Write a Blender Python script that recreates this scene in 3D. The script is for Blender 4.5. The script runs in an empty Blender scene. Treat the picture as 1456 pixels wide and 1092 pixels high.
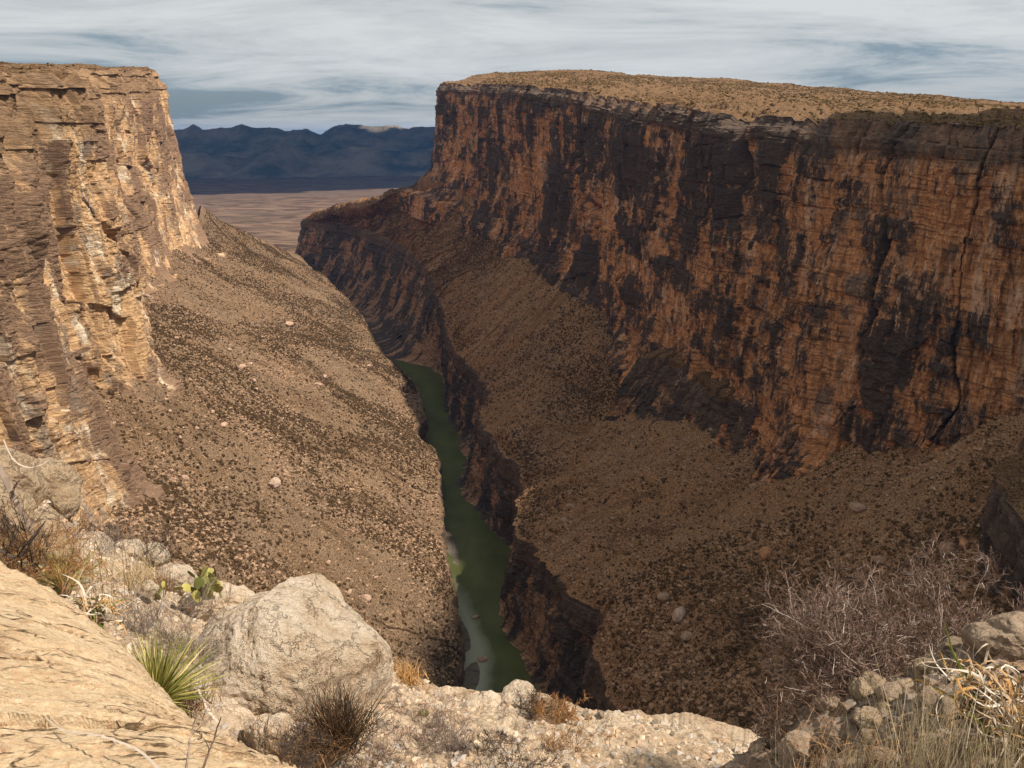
import bpy, math, random
import numpy as np
from mathutils import Vector, Matrix, Euler

# ------------------------------------------------------------------ camera
S = bpy.context.scene
COL = S.collection
F = 1143.0                       # focal length in pixels of the 1456 px wide photograph
TH = math.radians(16.8)          # camera looks down by this angle
CT, ST = math.cos(TH), math.sin(TH)
cam = bpy.data.objects.new("camera", bpy.data.cameras.new("camera"))
COL.objects.link(cam)
cam.location = (0, 0, 0)
cam.rotation_euler = (math.pi / 2 - TH, 0, 0)
cam.data.sensor_width = 36.0
cam.data.lens = 36.0 * F / 1456.0
cam.data.clip_start = 0.1
cam.data.clip_end = 120000
S.camera = cam
S.render.resolution_x, S.render.resolution_y = 1024, 768

# ------------------------------------------------------------------ sun and sky
SUN_EL = math.radians(56)
SUN_AZ = math.atan2(-0.30, 0.95)          # direction towards the sun, in plan
sdir = Vector((math.cos(SUN_EL) * math.cos(SUN_AZ), math.cos(SUN_EL) * math.sin(SUN_AZ), math.sin(SUN_EL)))
sun = bpy.data.objects.new("sun", bpy.data.lights.new("sun", 'SUN'))
COL.objects.link(sun)
sun.data.energy = 5.0
sun.data.angle = math.radians(1.3)
sun.data.color = (1.0, 0.91, 0.78)
sun.rotation_euler = sdir.to_track_quat('Z', 'Y').to_euler()

W = bpy.data.worlds.new("World")
S.world = W
W.use_nodes = True
nt = W.node_tree
nt.nodes.clear()
def N(tree, typ, **kw):
    n = tree.nodes.new(typ)
    for k, v in kw.items():
        if k in n.inputs: n.inputs[k].default_value = v
        else: setattr(n, k, v)
    return n
out = N(nt, 'ShaderNodeOutputWorld')
sky = N(nt, 'ShaderNodeTexSky')
sky.sky_type = 'NISHITA'
sky.sun_disc = False
sky.sun_elevation = SUN_EL
sky.sun_rotation = math.pi / 2 - SUN_AZ
sky.dust_density = 1.5
bgs = N(nt, 'ShaderNodeBackground', Strength=0.055)
nt.links.new(sky.outputs[0], bgs.inputs[0])
tc = N(nt, 'ShaderNodeTexCoord')
sep = N(nt, 'ShaderNodeSeparateXYZ')
nt.links.new(tc.outputs['Generated'], sep.inputs[0])
mz = N(nt, 'ShaderNodeMath', operation='MAXIMUM'); mz.inputs[1].default_value = 0.0
nt.links.new(sep.outputs[2], mz.inputs[0])
az = N(nt, 'ShaderNodeMath', operation='ADD'); az.inputs[1].default_value = 0.11
nt.links.new(mz.outputs[0], az.inputs[0])
cmb = N(nt, 'ShaderNodeCombineXYZ')
for i in range(2):
    d = N(nt, 'ShaderNodeMath', operation='DIVIDE')
    nt.links.new(sep.outputs[i], d.inputs[0]); nt.links.new(az.outputs[0], d.inputs[1])
    nt.links.new(d.outputs[0], cmb.inputs[i])
def wnoise(scale, det, loc, dist=0.0, rough=0.55):
    mp = N(nt, 'ShaderNodeMapping'); mp.inputs['Location'].default_value = loc
    mp.inputs['Scale'].default_value = scale
    nt.links.new(cmb.outputs[0], mp.inputs[0])
    n = N(nt, 'ShaderNodeTexNoise', Scale=1.0, Detail=det, Roughness=rough, Distortion=dist)
    nt.links.new(mp.outputs[0], n.inputs['Vector'])
    return n
n1 = wnoise((0.62, 1.0, 1), 12, (3.1, 1.7, 0), 0.6, 0.68)
n2_ = wnoise((0.16, 0.36, 1), 3, (8.4, 0.3, 0))
add = N(nt, 'ShaderNodeMath', operation='MULTIPLY_ADD'); add.inputs[1].default_value = 0.55
nt.links.new(n1.outputs[0], add.inputs[0])
m2 = N(nt, 'ShaderNodeMath', operation='MULTIPLY'); m2.inputs[1].default_value = 0.45
nt.links.new(n2_.outputs[0], m2.inputs[0]); nt.links.new(m2.outputs[0], add.inputs[2])
rmp = N(nt, 'ShaderNodeValToRGB')
e = rmp.color_ramp.elements
e[0].position = 0.41; e[0].color = (0.22, 0.275, 0.305, 1)
e[1].position = 0.58; e[1].color = (0.57, 0.58, 0.565, 1)
e2 = e.new(0.49); e2.color = (0.45, 0.47, 0.465, 1)
nt.links.new(add.outputs[0], rmp.inputs[0])
bgc = N(nt, 'ShaderNodeBackground', Strength=1.0)
nt.links.new(rmp.outputs[0], bgc.inputs[0])
cov = N(nt, 'ShaderNodeMapRange'); cov.inputs[1].default_value = 0.37; cov.inputs[2].default_value = 0.44
cov.inputs[3].default_value = 0.6; cov.inputs[4].default_value = 0.97
nt.links.new(add.outputs[0], cov.inputs[0])
mx = N(nt, 'ShaderNodeMixShader')
nt.links.new(cov.outputs[0], mx.inputs[0]); nt.links.new(bgs.outputs[0], mx.inputs[1]); nt.links.new(bgc.outputs[0], mx.inputs[2])
nt.links.new(mx.outputs[0], out.inputs[0])

S.view_settings.view_transform = 'Standard'
S.view_settings.look = 'None'
S.view_settings.gamma = 1.0
S.view_settings.exposure = 0.36
S.render.engine = 'CYCLES'
S.cycles.max_bounces = 5
S.cycles.diffuse_bounces = 3

# ------------------------------------------------------------------ numbers
rng = np.random.default_rng(7)
random.seed(7)
f32 = np.float32
def ray(px, py):
    """slope (x/y, z/y) of the line of sight through a point of the photograph"""
    u = (px - 728.0) / F; v = (546.0 - py) / F
    yy = CT + v * ST
    return u / yy, (-ST + v * CT) / yy
def at(px, py, D):
    a, b = ray(px, py)
    return np.array([a * D, D, b * D])
def hsh(ix, iy, seed):
    ix = ix.astype(np.int64).astype(np.uint32); iy = iy.astype(np.int64).astype(np.uint32)
    h = ix * np.uint32(374761393) + iy * np.uint32(668265263) + np.uint32((seed * 2246822519) & 0xffffffff)
    h = (h ^ (h >> np.uint32(13))) * np.uint32(1274126177)
    h = (h ^ (h >> np.uint32(16))) * np.uint32(2654435761)
    h ^= h >> np.uint32(15)
    return (h >> np.uint32(8)).astype(f32) * f32(1.0 / 16777216.0)
def n2(x, y, seed=0):
    x = np.asarray(x, f32); y = np.asarray(y, f32)
    fx = np.floor(x); fy = np.floor(y)
    tx = x - fx; ty = y - fy
    tx = tx * tx * (3 - 2 * tx); ty = ty * ty * (3 - 2 * ty)
    a = hsh(fx, fy, seed); b = hsh(fx + 1, fy, seed); c = hsh(fx, fy + 1, seed); d = hsh(fx + 1, fy + 1, seed)
    return (a + (b - a) * tx) * (1 - ty) + (c + (d - c) * tx) * ty
def fbm(x, y, o=4, seed=0, g=0.5):
    s = 0; a = 1; t = 0
    for i in range(o):
        s = s + a * (n2(x, y, seed + 17 * i) * 2 - 1); t += a
        x = x * 2.03 + 5.3; y = y * 2.03 + 1.7; a *= g
    return s / t * 1.6
def ridge(x, y, o=3, seed=0):
    """0 in sharp creases, up to 1 between them"""
    s = 0; a = 1; t = 0
    for i in range(o):
        s = s + a * np.abs(n2(x, y, seed + 31 * i) * 2 - 1); t += a
        x = x * 2.1 + 3.3; y = y * 2.1 + 9.7; a *= 0.5
    return s / t
def sstep(a, b, x):
    t = np.clip((x - a) / (b - a), 0, 1)
    return t * t * (3 - 2 * t)
def crom(P, t):
    """Catmull-Rom through rows of P at parameters t (0..n-1)"""
    P = np.asarray(P, float); n = len(P)
    i = np.clip(np.floor(t).astype(int), 0, n - 2); f = (t - i)[:, None]
    g = lambda k: P[np.clip(k, 0, n - 1)]
    p0, p1, p2, p3 = g(i - 1), g(i), g(i + 1), g(i + 2)
    return 0.5 * (2 * p1 + (p2 - p0) * f + (2 * p0 - 5 * p1 + 4 * p2 - p3) * f ** 2 + (3 * p1 - p0 - 3 * p2 + p3) * f ** 3)

def lint(P, t):
    P = np.asarray(P, float); n = len(P)
    i = np.clip(np.floor(t).astype(int), 0, n - 2); f = (t - i)[:, None]
    return P[i] * (1 - f) + P[i + 1] * f
def params(P, n, power=1.0, k=0.5):
    """n parameters along the stations, closer together where the camera is near"""
    t = np.linspace(0, len(P) - 1, 4000)
    Q = lint(P, t)
    L = np.linalg.norm(np.diff(Q[:, :2], axis=0), axis=1)
    D = np.hypot(Q[:-1, 0], Q[:-1, 1])
    w = L / np.maximum(D, 60) ** power
    c = np.concatenate([[0], np.cumsum(w)]); c /= c[-1]
    return np.interp(np.linspace(0, 1, n), c, t)

# ------------------------------------------------------------------ mesh helpers
def link(name, me, mat=None, parent=None):
    o = bpy.data.objects.new(name, me)
    COL.objects.link(o)
    if mat is not None and me is not None: me.materials.append(mat)
    if parent is not None: o.parent = parent
    return o
def np_mesh(name, V, Fc, attrs=None, smooth=False):
    """V (n,3); Fc (m,k) with k = 3 or 4"""
    me = bpy.data.meshes.new(name)
    V = np.ascontiguousarray(V, f32); Fc = np.ascontiguousarray(Fc, np.int32)
    m, k = Fc.shape
    me.vertices.add(len(V)); me.vertices.foreach_set('co', V.ravel())
    me.loops.add(m * k); me.loops.foreach_set('vertex_index', Fc.ravel())
    me.polygons.add(m)
    me.polygons.foreach_set('loop_start', np.arange(0, m * k, k, dtype=np.int32))
    me.polygons.foreach_set('loop_total', np.full(m, k, np.int32))
    me.polygons.foreach_set('use_smooth', np.full(m, smooth, bool))
    me.update(calc_edges=True)
    for an, av in (attrs or {}).items():
        av = np.ascontiguousarray(av, f32)
        if av.ndim == 1:
            a = me.attributes.new(an, 'FLOAT', 'POINT'); a.data.foreach_set('value', av)
        else:
            a = me.attributes.new(an, 'FLOAT_VECTOR', 'POINT'); a.data.foreach_set('vector', av.ravel())
    return me
def grid_faces(nr, nc, flip=False):
    i = np.arange(nr * nc).reshape(nr, nc)
    q = np.stack([i[:-1, :-1], i[:-1, 1:], i[1:, 1:], i[1:, :-1]], -1).reshape(-1, 4)
    return q[:, ::-1] if flip else q
def tag(o, label=None, cat=None, group=None, kind=None):
    if label: o['label'] = label
    if cat: o['category'] = cat
    if group: o['group'] = group
    if kind: o['kind'] = kind
    return o

# ------------------------------------------------------------------ materials
def mat_new(name, rough=0.9, spec=0.2):
    m = bpy.data.materials.new(name); m.use_nodes = True
    t = m.node_tree; b = t.nodes['Principled BSDF']
    b.inputs['Roughness'].default_value = rough
    b.inputs['Specular IOR Level'].default_value = spec
    return m, t, b
def attr_vec(t, name):
    a = N(t, 'ShaderNodeAttribute'); a.attribute_name = name; return a
def noise(t, vec, scale=(1, 1, 1), det=4, rough=0.55, dist=0.0, loc=(0, 0, 0)):
    mp = N(t, 'ShaderNodeMapping'); mp.inputs['Scale'].default_value = scale; mp.inputs['Location'].default_value = loc
    t.links.new(vec, mp.inputs[0])
    n = N(t, 'ShaderNodeTexNoise', Scale=1.0, Detail=det, Roughness=rough, Distortion=dist)
    t.links.new(mp.outputs[0], n.inputs['Vector'])
    return n.outputs[0]
def ramp(t, fac, stops):
    r = N(t, 'ShaderNodeValToRGB'); el = r.color_ramp.elements
    el[0].position, el[0].color = stops[0][0], (*stops[0][1], 1)
    el[1].position, el[1].color = stops[-1][0], (*stops[-1][1], 1)
    for p, c in stops[1:-1]:
        q = el.new(p); q.color = (*c, 1)
    t.links.new(fac, r.inputs[0]); return r.outputs[0]
def g3(v): return (v, v, v)
def mixc(t, fac, a, b, mode='MIX'):
    m = N(t, 'ShaderNodeMix'); m.data_type = 'RGBA'; m.blend_type = mode
    if isinstance(fac, (int, float)): m.inputs[0].default_value = fac
    else: t.links.new(fac, m.inputs[0])
    for k, s in ((6, a), (7, b)):
        if isinstance(s, tuple): m.inputs[k].default_value = (*s, 1)
        else: t.links.new(s, m.inputs[k])
    return m.outputs[2]
def mth(t, op, a, b=0.0, c=None):
    m = N(t, 'ShaderNodeMath', operation=op)
    for k, s in enumerate((a, b, c)):
        if s is None: continue
        if isinstance(s, (int, float)): m.inputs[k].default_value = s
        else: t.links.new(s, m.inputs[k])
    return m.outputs[0]
def mrange(t, v, a, b, c=0.0, d=1.0):
    m = N(t, 'ShaderNodeMapRange')
    t.links.new(v, m.inputs[0])
    for k, s in zip((1, 2, 3, 4), (a, b, c, d)): m.inputs[k].default_value = s
    return m.outputs[0]
def bump(t, b, h, strength=0.5, dist=1.0):
    n = N(t, 'ShaderNodeBump', Strength=strength, Distance=dist)
    t.links.new(h, n.inputs['Height']); t.links.new(n.outputs[0], b.inputs['Normal'])

def cliff_mat(name, fresh, mid, dark, cap, fine=1.0, pale=None, streak=0.5, vpos=(0.40, 0.58), vw=0.5, capd=28.0, patch=None, bedk=0.9):
    """limestone cliff: fresh broken rock, weathered rock, dark desert varnish, grey cap beds.
    'sz' holds (metres along the cliff, metres below the rim), 'vr' the varnish of each block."""
    m, t, b = mat_new(name, 0.92, 0.15)
    sz = attr_vec(t, 'sz').outputs['Vector']; vr = attr_vec(t, 'vr').outputs['Fac']
    n_a = noise(t, sz, (0.05, 0.018, 1), 6, 0.62)
    n_b = noise(t, sz, (0.35 * fine, 0.12 * fine, 1), 6, 0.65)
    base = ramp(t, n_b, [(0.30, tuple(c * 0.62 for c in mid)), (0.46, mid), (0.60, fresh), (0.75, pale or fresh)])
    base = mixc(t, mrange(t, n_a, 0.42, 0.62), base, mixc(t, 0.5, base, mid))
    # thin bedding lines and vertical joints
    bed = noise(t, sz, (0.02, 0.42 * fine, 1), 5, 0.75)
    base = mixc(t, mrange(t, bed, 0.38, 0.48, bedk, 0.0), base, tuple(c * 0.35 for c in mid))
    if patch:
        pa = noise(t, sz, (0.045, 0.020, 1), 7, 0.68, 0.3, (7, 3, 0)); pb = noise(t, sz, (0.06, 0.012, 1), 8, 0.72, 0.2, (1, 9, 0))
        base = mixc(t, mrange(t, pa, 0.53, 0.60, 0, 0.85), base, mixc(t, mrange(t, n_b, 0.4, 0.6), tuple(c * 0.6 for c in patch[0]), patch[0]))
        base = mixc(t, mrange(t, pb, 0.54, 0.60, 0, 0.8), base, mixc(t, mrange(t, n_b, 0.4, 0.6), tuple(c * 0.7 for c in patch[1]), patch[1]))
    # water stains running down the face
    stk = noise(t, sz, (0.16, 0.010, 1), 6, 0.7, 0.2)
    base = mixc(t, mrange(t, stk, 0.52, 0.68, 0.0, streak), base, dark)
    v = mth(t, 'ADD', mth(t, 'MULTIPLY', vr, vw), mth(t, 'ADD', mth(t, 'MULTIPLY', noise(t, sz, (0.13, 0.04, 1), 10, 0.85), 0.95), mth(t, 'MULTIPLY', noise(t, sz, (0.34, 0.018, 1), 6, 0.75), 0.34)))
    dk = mixc(t, mrange(t, noise(t, sz, (0.5, 0.9, 1), 4, 0.7), 0.35, 0.65), dark, tuple(c * 1.75 for c in dark))
    base = mixc(t, mrange(t, v, *[p + 0.20 for p in vpos]), base, dk)
    sp = N(t, 'ShaderNodeSeparateXYZ'); t.links.new(sz, sp.inputs[0])
    capf = mrange(t, mth(t, 'ADD', sp.outputs[1], mth(t, 'MULTIPLY', n_a, 14.0)), capd, capd * 1.35, 0.8, 0.0)
    base = mixc(t, capf, base, mixc(t, mrange(t, n_b, 0.35, 0.65), tuple(c * 0.6 for c in cap), cap))
    spk = noise(t, sz, (1.6, 1.6, 1), 4, 0.8)
    base = mixc(t, 0.55, base, mixc(t, mrange(t, spk, 0.36, 0.64), g3(0.25), g3(0.78)), 'OVERLAY')
    t.links.new(base, b.inputs['Base Color'])
    hh = mth(t, 'ADD', mth(t, 'MULTIPLY', noise(t, sz, (0.5, 0.5, 1), 7, 0.75), 1.6), mth(t, 'MULTIPLY', bed, 1.2 * bedk))
    bump(t, b, hh, 1.0, 2.0)
    return m
def talus_mat(name, tan, brown, grey, sc=1.0):
    m, t, b = mat_new(name, 0.95, 0.1)
    pos = N(t, 'ShaderNodeNewGeometry').outputs['Position']
    a = noise(t, pos, (0.012 * sc,) * 3, 5, 0.6)
    c = noise(t, pos, (0.11 * sc,) * 3, 5, 0.7)
    d = noise(t, pos, (0.9 * sc,) * 3, 5, 0.8)
    base = ramp(t, c, [(0.32, brown), (0.52, tan), (0.70, tuple(min(1, x * 1.25) for x in tan))])
    base = mixc(t, mrange(t, a, 0.44, 0.58), mixc(t, 0.35, base, brown), mixc(t, 0.6, base, grey))
    ch = noise(t, pos, (0.009 * sc, 0.045 * sc, 0.009 * sc), 5, 0.65)      # chutes and debris tongues running down the slope
    base = mixc(t, mrange(t, ch, 0.50, 0.60, 0, 0.7), base, mixc(t, 0.4, tan, grey))
    base = mixc(t, mrange(t, ch, 0.47, 0.38, 0, 0.65), base, tuple(x * 0.7 for x in brown))
    base = mixc(t, mrange(t, d, 0.53, 0.42), base, tuple(x * 0.25 for x in brown))
    base = mixc(t, mrange(t, noise(t, pos, (0.45 * sc,) * 3, 3, 0.8, 0, (9, 4, 2)), 0.60, 0.68), base, tuple(min(1, x * 1.5) for x in grey))
    t.links.new(base, b.inputs['Base Color'])
    bump(t, b, mth(t, 'ADD', d, mth(t, 'MULTIPLY', c, 2.0)), 1.0, 1.5)
    return m
HAZE = 1.6e-5

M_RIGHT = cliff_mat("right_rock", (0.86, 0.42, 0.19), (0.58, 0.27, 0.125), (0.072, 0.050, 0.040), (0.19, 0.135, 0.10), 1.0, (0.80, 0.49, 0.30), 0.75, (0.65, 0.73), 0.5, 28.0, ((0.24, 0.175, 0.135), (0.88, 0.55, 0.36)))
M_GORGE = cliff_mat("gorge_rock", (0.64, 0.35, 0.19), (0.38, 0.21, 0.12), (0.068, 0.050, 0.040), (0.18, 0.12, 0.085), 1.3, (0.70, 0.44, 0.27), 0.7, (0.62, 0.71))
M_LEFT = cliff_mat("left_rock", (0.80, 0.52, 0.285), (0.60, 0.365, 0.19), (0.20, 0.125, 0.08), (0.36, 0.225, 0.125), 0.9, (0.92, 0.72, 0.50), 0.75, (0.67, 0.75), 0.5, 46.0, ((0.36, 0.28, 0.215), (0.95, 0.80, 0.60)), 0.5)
M_TAL_L = talus_mat("left_scree", (0.33, 0.21, 0.12), (0.19, 0.115, 0.063), (0.28, 0.195, 0.13))
M_TAL_R = talus_mat("right_scree", (0.48, 0.265, 0.13), (0.28, 0.145, 0.07), (0.38, 0.235, 0.14))
M_TOP = talus_mat("mesa_top_soil", (0.27, 0.155, 0.075), (0.18, 0.10, 0.05), (0.22, 0.14, 0.08), 0.8)

def blocks(s, z, w, h, seed, irr=0.35):
    """courses of jointed blocks: per-block random value and distance to the nearest joint"""
    zz = z / h + irr * fbm(s / (w * 5), z / (h * 4), 2, seed + 5)
    row = np.floor(zz); fz = zz - row
    ss = (s + 0.18 * w * fbm(s / w, z / h, 2, seed + 3)) / w
    wr = 0.7 + 0.6 * hsh(row, row * 0 + 3, seed + 1)
    ss = ss * wr + hsh(row, row * 0, seed) * 7.3
    col = np.floor(ss); fs = ss - col
    v = hsh(col, row, seed + 9)
    e = np.minimum(np.minimum(fs, 1 - fs) * w, np.minimum(fz, 1 - fz) * h)
    keep = sstep(0.45, 0.62, n2(s / (w * 2.3), z / (h * 1.3), seed + 6))      # bedding joints open only here and there
    e = np.minimum(np.minimum(fs, 1 - fs) * w, np.minimum(fz, 1 - fz) * h + 3.0 * (1 - keep))
    return v, e

CL = dict(big=14, col=7, b1=5.0, b2=2.2, b3=0.9, fine=0.7, ledge=3.0)
def cliff(name, base, rim, nu, nv, mat, ext=40, side=1, pw=0.35, amp=CL, seed=1, power=1.0, cap=0.0, tset=0.0, push=0.0, skirt=0.0, skirt_h=0.0):
    base = np.asarray(base, float); rim = np.asarray(rim, float)
    t = params((base + rim) / 2, nu, power)
    B = crom(base, t); R = crom(rim, t)
    mean = (B + R)[:, :2] / 2
    k = max(3, nu // 40) | 1
    pad = np.pad(mean, ((k, k), (0, 0)), mode='reflect', reflect_type='odd')
    sm = np.stack([np.convolve(pad[:, i], np.ones(2 * k + 1) / (2 * k + 1), 'valid') for i in range(2)], 1)
    T = np.gradient(sm, axis=0); T /= np.linalg.norm(T, axis=1)[:, None] + 1e-9
    nrm = np.stack([-T[:, 1], T[:, 0]], 1) * side
    s = np.concatenate([[0], np.cumsum(np.linalg.norm(np.diff(mean, axis=0), axis=1))]) + 1000.0
    h = np.linspace(0, 1, nv)[:, None]
    zb = B[:, 2] - ext
    Z = zb + (R[:, 2] - zb) * h
    rel = (Z - B[:, 2]) / (R[:, 2] - B[:, 2])
    q = np.where(rel > 0, np.clip(rel, 0, 1) ** pw, rel * 0.3)
    X = B[:, 0] + (R[:, 0] - B[:, 0]) * q
    Y = B[:, 1] + (R[:, 1] - B[:, 1]) * q
    s2 = np.broadcast_to(s, Z.shape).astype(f32); ze = (R[:, 2] - Z).astype(f32)
    a = amp
    big = ridge(s2 / 170 + 0.1 * fbm(s2 / 300, ze / 120, 2, seed + 2), ze / 900, 3, seed) - 0.42
    colm = ridge(s2 / 34 + 0.35 * fbm(s2 / 60, ze / 70, 2, seed + 4), ze / 260, 3, seed + 7) - 0.4
    v1, e1 = blocks(s2, ze, 30, 24 * a.get('hs', 1), seed + 11)
    v1b, _ = blocks(s2, ze, 16, 62, seed + 12, 0.6)
    v2, e2 = blocks(s2, ze, 9.5, 7.5 * a.get('hs', 1), seed + 13)
    v3, e3 = blocks(s2, ze, 3.4, 2.6, seed + 15)
    zl = ze + 5 * fbm(s2 / 150, ze / 90, 2, seed + 21)
    l1 = n2(np.floor(zl / 13), zl * 0, seed + 23); l2 = n2(np.floor(zl / 4.2), zl * 0, seed + 25)
    rough = sstep(0.45, 0.75, n2(s2 / 55, ze / 50, seed + 41))
    d = a['big'] * 2.2 * big + a['col'] * 2.4 * colm
    d += a['b1'] * (v1 - 0.5) + a['b1'] * 1.2 * (v1b - 0.5)
    d += a['b2'] * (v2 - 0.5) * (0.5 + 1.1 * rough) + a['b3'] * (v3 - 0.5) * (0.4 + 1.4 * rough)
    d += a['ledge'] * (l1 - 0.5) + a['ledge'] * 0.35 * (l2 - 0.5)
    # open joints
    d -= a['b1'] * 0.5 * np.clip(1 - e1 / 1.0, 0, 1) + a['b2'] * 0.45 * np.clip(1 - e2 / 0.6, 0, 1)
    ck = np.abs(n2(s2 / 42 + 0.25 * fbm(s2 / 30, ze / 45, 2, seed + 51), ze / 330, seed + 53) * 2 - 1)
    d -= a['b1'] * 2.4 * np.clip(1 - ck / 0.05, 0, 1)
    d += a['fine'] * (fbm(s2 / 3.0, ze / 2.2, 3, seed + 31) + 1.5 * fbm(s2 / 11, ze / 11, 3, seed + 33))
    if cap: d += cap * (1 - sstep(20, 27, ze + 5 * l2)) - cap * 1.1 * (1 - sstep(0, 12, ze))
    d += push
    if tset: d -= tset * (1 - sstep(-5, 55, ze + 16 * np.floor(4 * l1) / 4)) * (0.5 + n2(s2 / 120, ze * 0, seed + 63))
    if skirt:
        zz = (Z - B[:, 2]) / (skirt_h * (0.25 + 1.5 * n2(s2 / 31, ze * 0, seed + 61) ** 1.4))
        sk = np.clip(1 - zz, 0, 1.2)
        st = (np.floor(sk * 5 + 0.8 * n2(s2 / 9, ze / 14, seed + 62)) / 5) * 0.6 + sk * 0.4
        d += skirt * st * (0.15 + 1.2 * n2(s2 / 70, ze * 0, seed + 64)) + np.clip(sk * 3, 0, 1) * (5.5 * (ridge(s2 / 17, ze / 40, 3, seed + 66) - 0.4) + 2.2 * (ridge(s2 / 5, ze / 9, 3, seed + 67) - 0.4))
    if cap:      # the rim is bitten away unevenly
        hr = sstep(0.0, 1.0, (Z - (R[:, 2] - 34)) / 34)
        b1_ = hsh(np.floor(s2 / 17 + 0.6 * n2(s2 / 40, ze * 0, seed + 80)), ze * 0, seed + 81); b2_ = hsh(np.floor(s2 / 6.5), ze * 0, seed + 85)
        bite = 7 * sstep(0.55, 0.95, b1_) + 2.5 * b2_ + 15 * sstep(0.84, 0.93, n2(s2 / 60, ze * 0, seed + 87))
        hr = sstep(0.0, 1.0, (Z - (R[:, 2] - 16)) / 16)
        Z = Z - bite * hr; d = d - 1.3 * bite * hr
    # varnish: old proud blocks are dark, fresh scars are not
    vr = 0.30 * v1 + 0.22 * v1b + 0.22 * v2 + 0.10 * v3 + 0.42 * (colm + 0.25) + 0.30 * fbm(s2 / 45, ze / 75, 4, seed + 71)
    V = np.stack([X + nrm[:, 0] * d, Y + nrm[:, 1] * d, Z], -1)
    me = np_mesh(name, V.reshape(-1, 3), grid_faces(nv, nu, side < 0),
                 {'sz': np.stack([s2, ze, ze * 0], -1).reshape(-1, 3), 'vr': vr.ravel()})
    o = link(name, me, mat); tag(o, kind='structure')
    return V, t

def slope(name, edge, t, top, nv, mat, back=45, rise=0.6, seed=3, gully=9, rough=1.0, prof=1.0, fade=0.06, flip=False, back_dz=None, sub=1, kind='structure', bumps=(), ledges=0.0):
    """surface from the (already displaced) lip of a gorge wall up to and into the foot of the upper cliff"""
    edge = edge[::sub]; t = t[::sub]
    T = crom(top, t)
    dxy = T[:, :2] - edge[:, :2]; L = np.linalg.norm(dxy, axis=1) + 1e-6
    e = dxy / L[:, None]
    v = np.linspace(0, 1, nv)[:, None] ** 1.15
    tot = L + back
    dist = v * tot
    X = edge[:, 0] + e[:, 0] * dist; Y = edge[:, 1] + e[:, 1] * dist
    r = dist / L
    Z = edge[:, 2] + (T[:, 2] - edge[:, 2]) * np.where(r < 1, np.clip(r, 0, 1) ** prof, 1 + (r - 1) * 0) \
        + np.maximum(dist - L, 0) * rise
    m = sstep(0, fade, v)
    s = np.concatenate([[0], np.cumsum(np.linalg.norm(np.diff(crom((np.asarray(top) * 0.5), t)[:, :2], axis=0), axis=1))]) * 2
    s2 = np.broadcast_to(s, Z.shape)
    g = ridge(s2 / 120 + 0.5 * fbm(X / 140, Y / 140, 2, seed + 1), v * 0.7 + 3, 2, seed)
    Z = Z + m * gully * (g - 0.42) * 2.0
    Z = Z + m * rough * (7 * fbm(X / 95, Y / 95, 3, seed + 5) + 2.6 * fbm(X / 33, Y / 33, 3, seed + 6) + 1.6 * fbm(X / 14, Y / 14, 3, seed + 7) + 0.75 * fbm(X / 3.2, Y / 3.2, 3, seed + 9))
    bl = n2(X / 38, Y / 38, seed + 15)
    Z = Z + m * rough * sstep(0.62, 0.85, bl) * (2.6 * ridge(X / 13, Y / 13, 3, seed + 17) + 1.0)
    if ledges:
        st = 9.0; zz = Z / st + 0.35 * fbm(X / 60, Y / 60, 2, seed + 19)
        fr = zz - np.floor(zz)
        Z = Z + m * ledges * st * (sstep(0.55, 0.8, fr) - fr) * sstep(0.5, 0.7, n2(X / 110, Y / 110, seed + 21))
    for bx, by, br, bh in bumps:
        Z = Z + bh * np.exp(-((X - bx) ** 2 + (Y - by) ** 2) / br ** 2)
    V = np.stack([X, Y, Z], -1)
    if name is None: return V
    me = np_mesh(name, V.reshape(-1, 3), grid_faces(nv, len(t), flip))
    o = link(name, me, mat); tag(o, kind=kind)
    return V

Q = 1.0   # mesh resolution
# ------------------------------------------------------------------ right side: gorge wall, scree bench, upper cliff, mesa top
lipR = [(-520, 2950, -330), (-690, 2700, -247), (-482, 2450, -245), (-313, 2150, -257), (-207, 1850, -269), (-172, 1720, -288), (-141, 1590, -310),
        (-110, 1350, -324), (-40, 1130, -341), (-42, 1010, -348), (-10, 889, -350), (13, 825, -350), (3, 705, -351), (26, 640, -349),
        (41, 580, -348), (66, 545, -349), (63, 485, -350), (68, 434, -350), (82, 350, -345), (100, 180, -340)]
topR = [(-150, 2650, -210), (-262, 2200, -117), (-180, 2050, -130), (-110, 1900, -147), (-30, 1680, -170), (-8, 1600, -176), (10, 1515, -183),
        (65, 1300, -178), (98, 1150, -190), (125, 1050, -240), (155, 938, -283), (172, 860, -285), (190, 780, -280), (205, 710, -282),
        (215, 650, -283), (235, 590, -262), (252, 541, -238), (275, 476, -192), (300, 400, -190), (310, 200, -190)]
def gbase(l, off):
    return (l[0] - off, l[1] - off * 0.2, -450)
offs = [60, 130, 130, 130, 125, 118, 20, 9, 38, 30, 18, 20, 20, 19, 17, 36, 30, 32, 40, 40]
gR = [gbase(l, o) for l, o in zip(lipR, offs)]
AG = dict(big=5, col=4.5, b1=3.5, b2=2.4, b3=1.0, fine=0.7, ledge=3.5)
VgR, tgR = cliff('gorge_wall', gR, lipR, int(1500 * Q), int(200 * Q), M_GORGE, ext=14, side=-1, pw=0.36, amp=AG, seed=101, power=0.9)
VtR = slope('scree_slope', VgR[-1], tgR, topR, int(460 * Q), M_TAL_R, back=45, seed=203, gully=14, rough=1.35, prof=0.92, flip=False, ledges=0.18)
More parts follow.
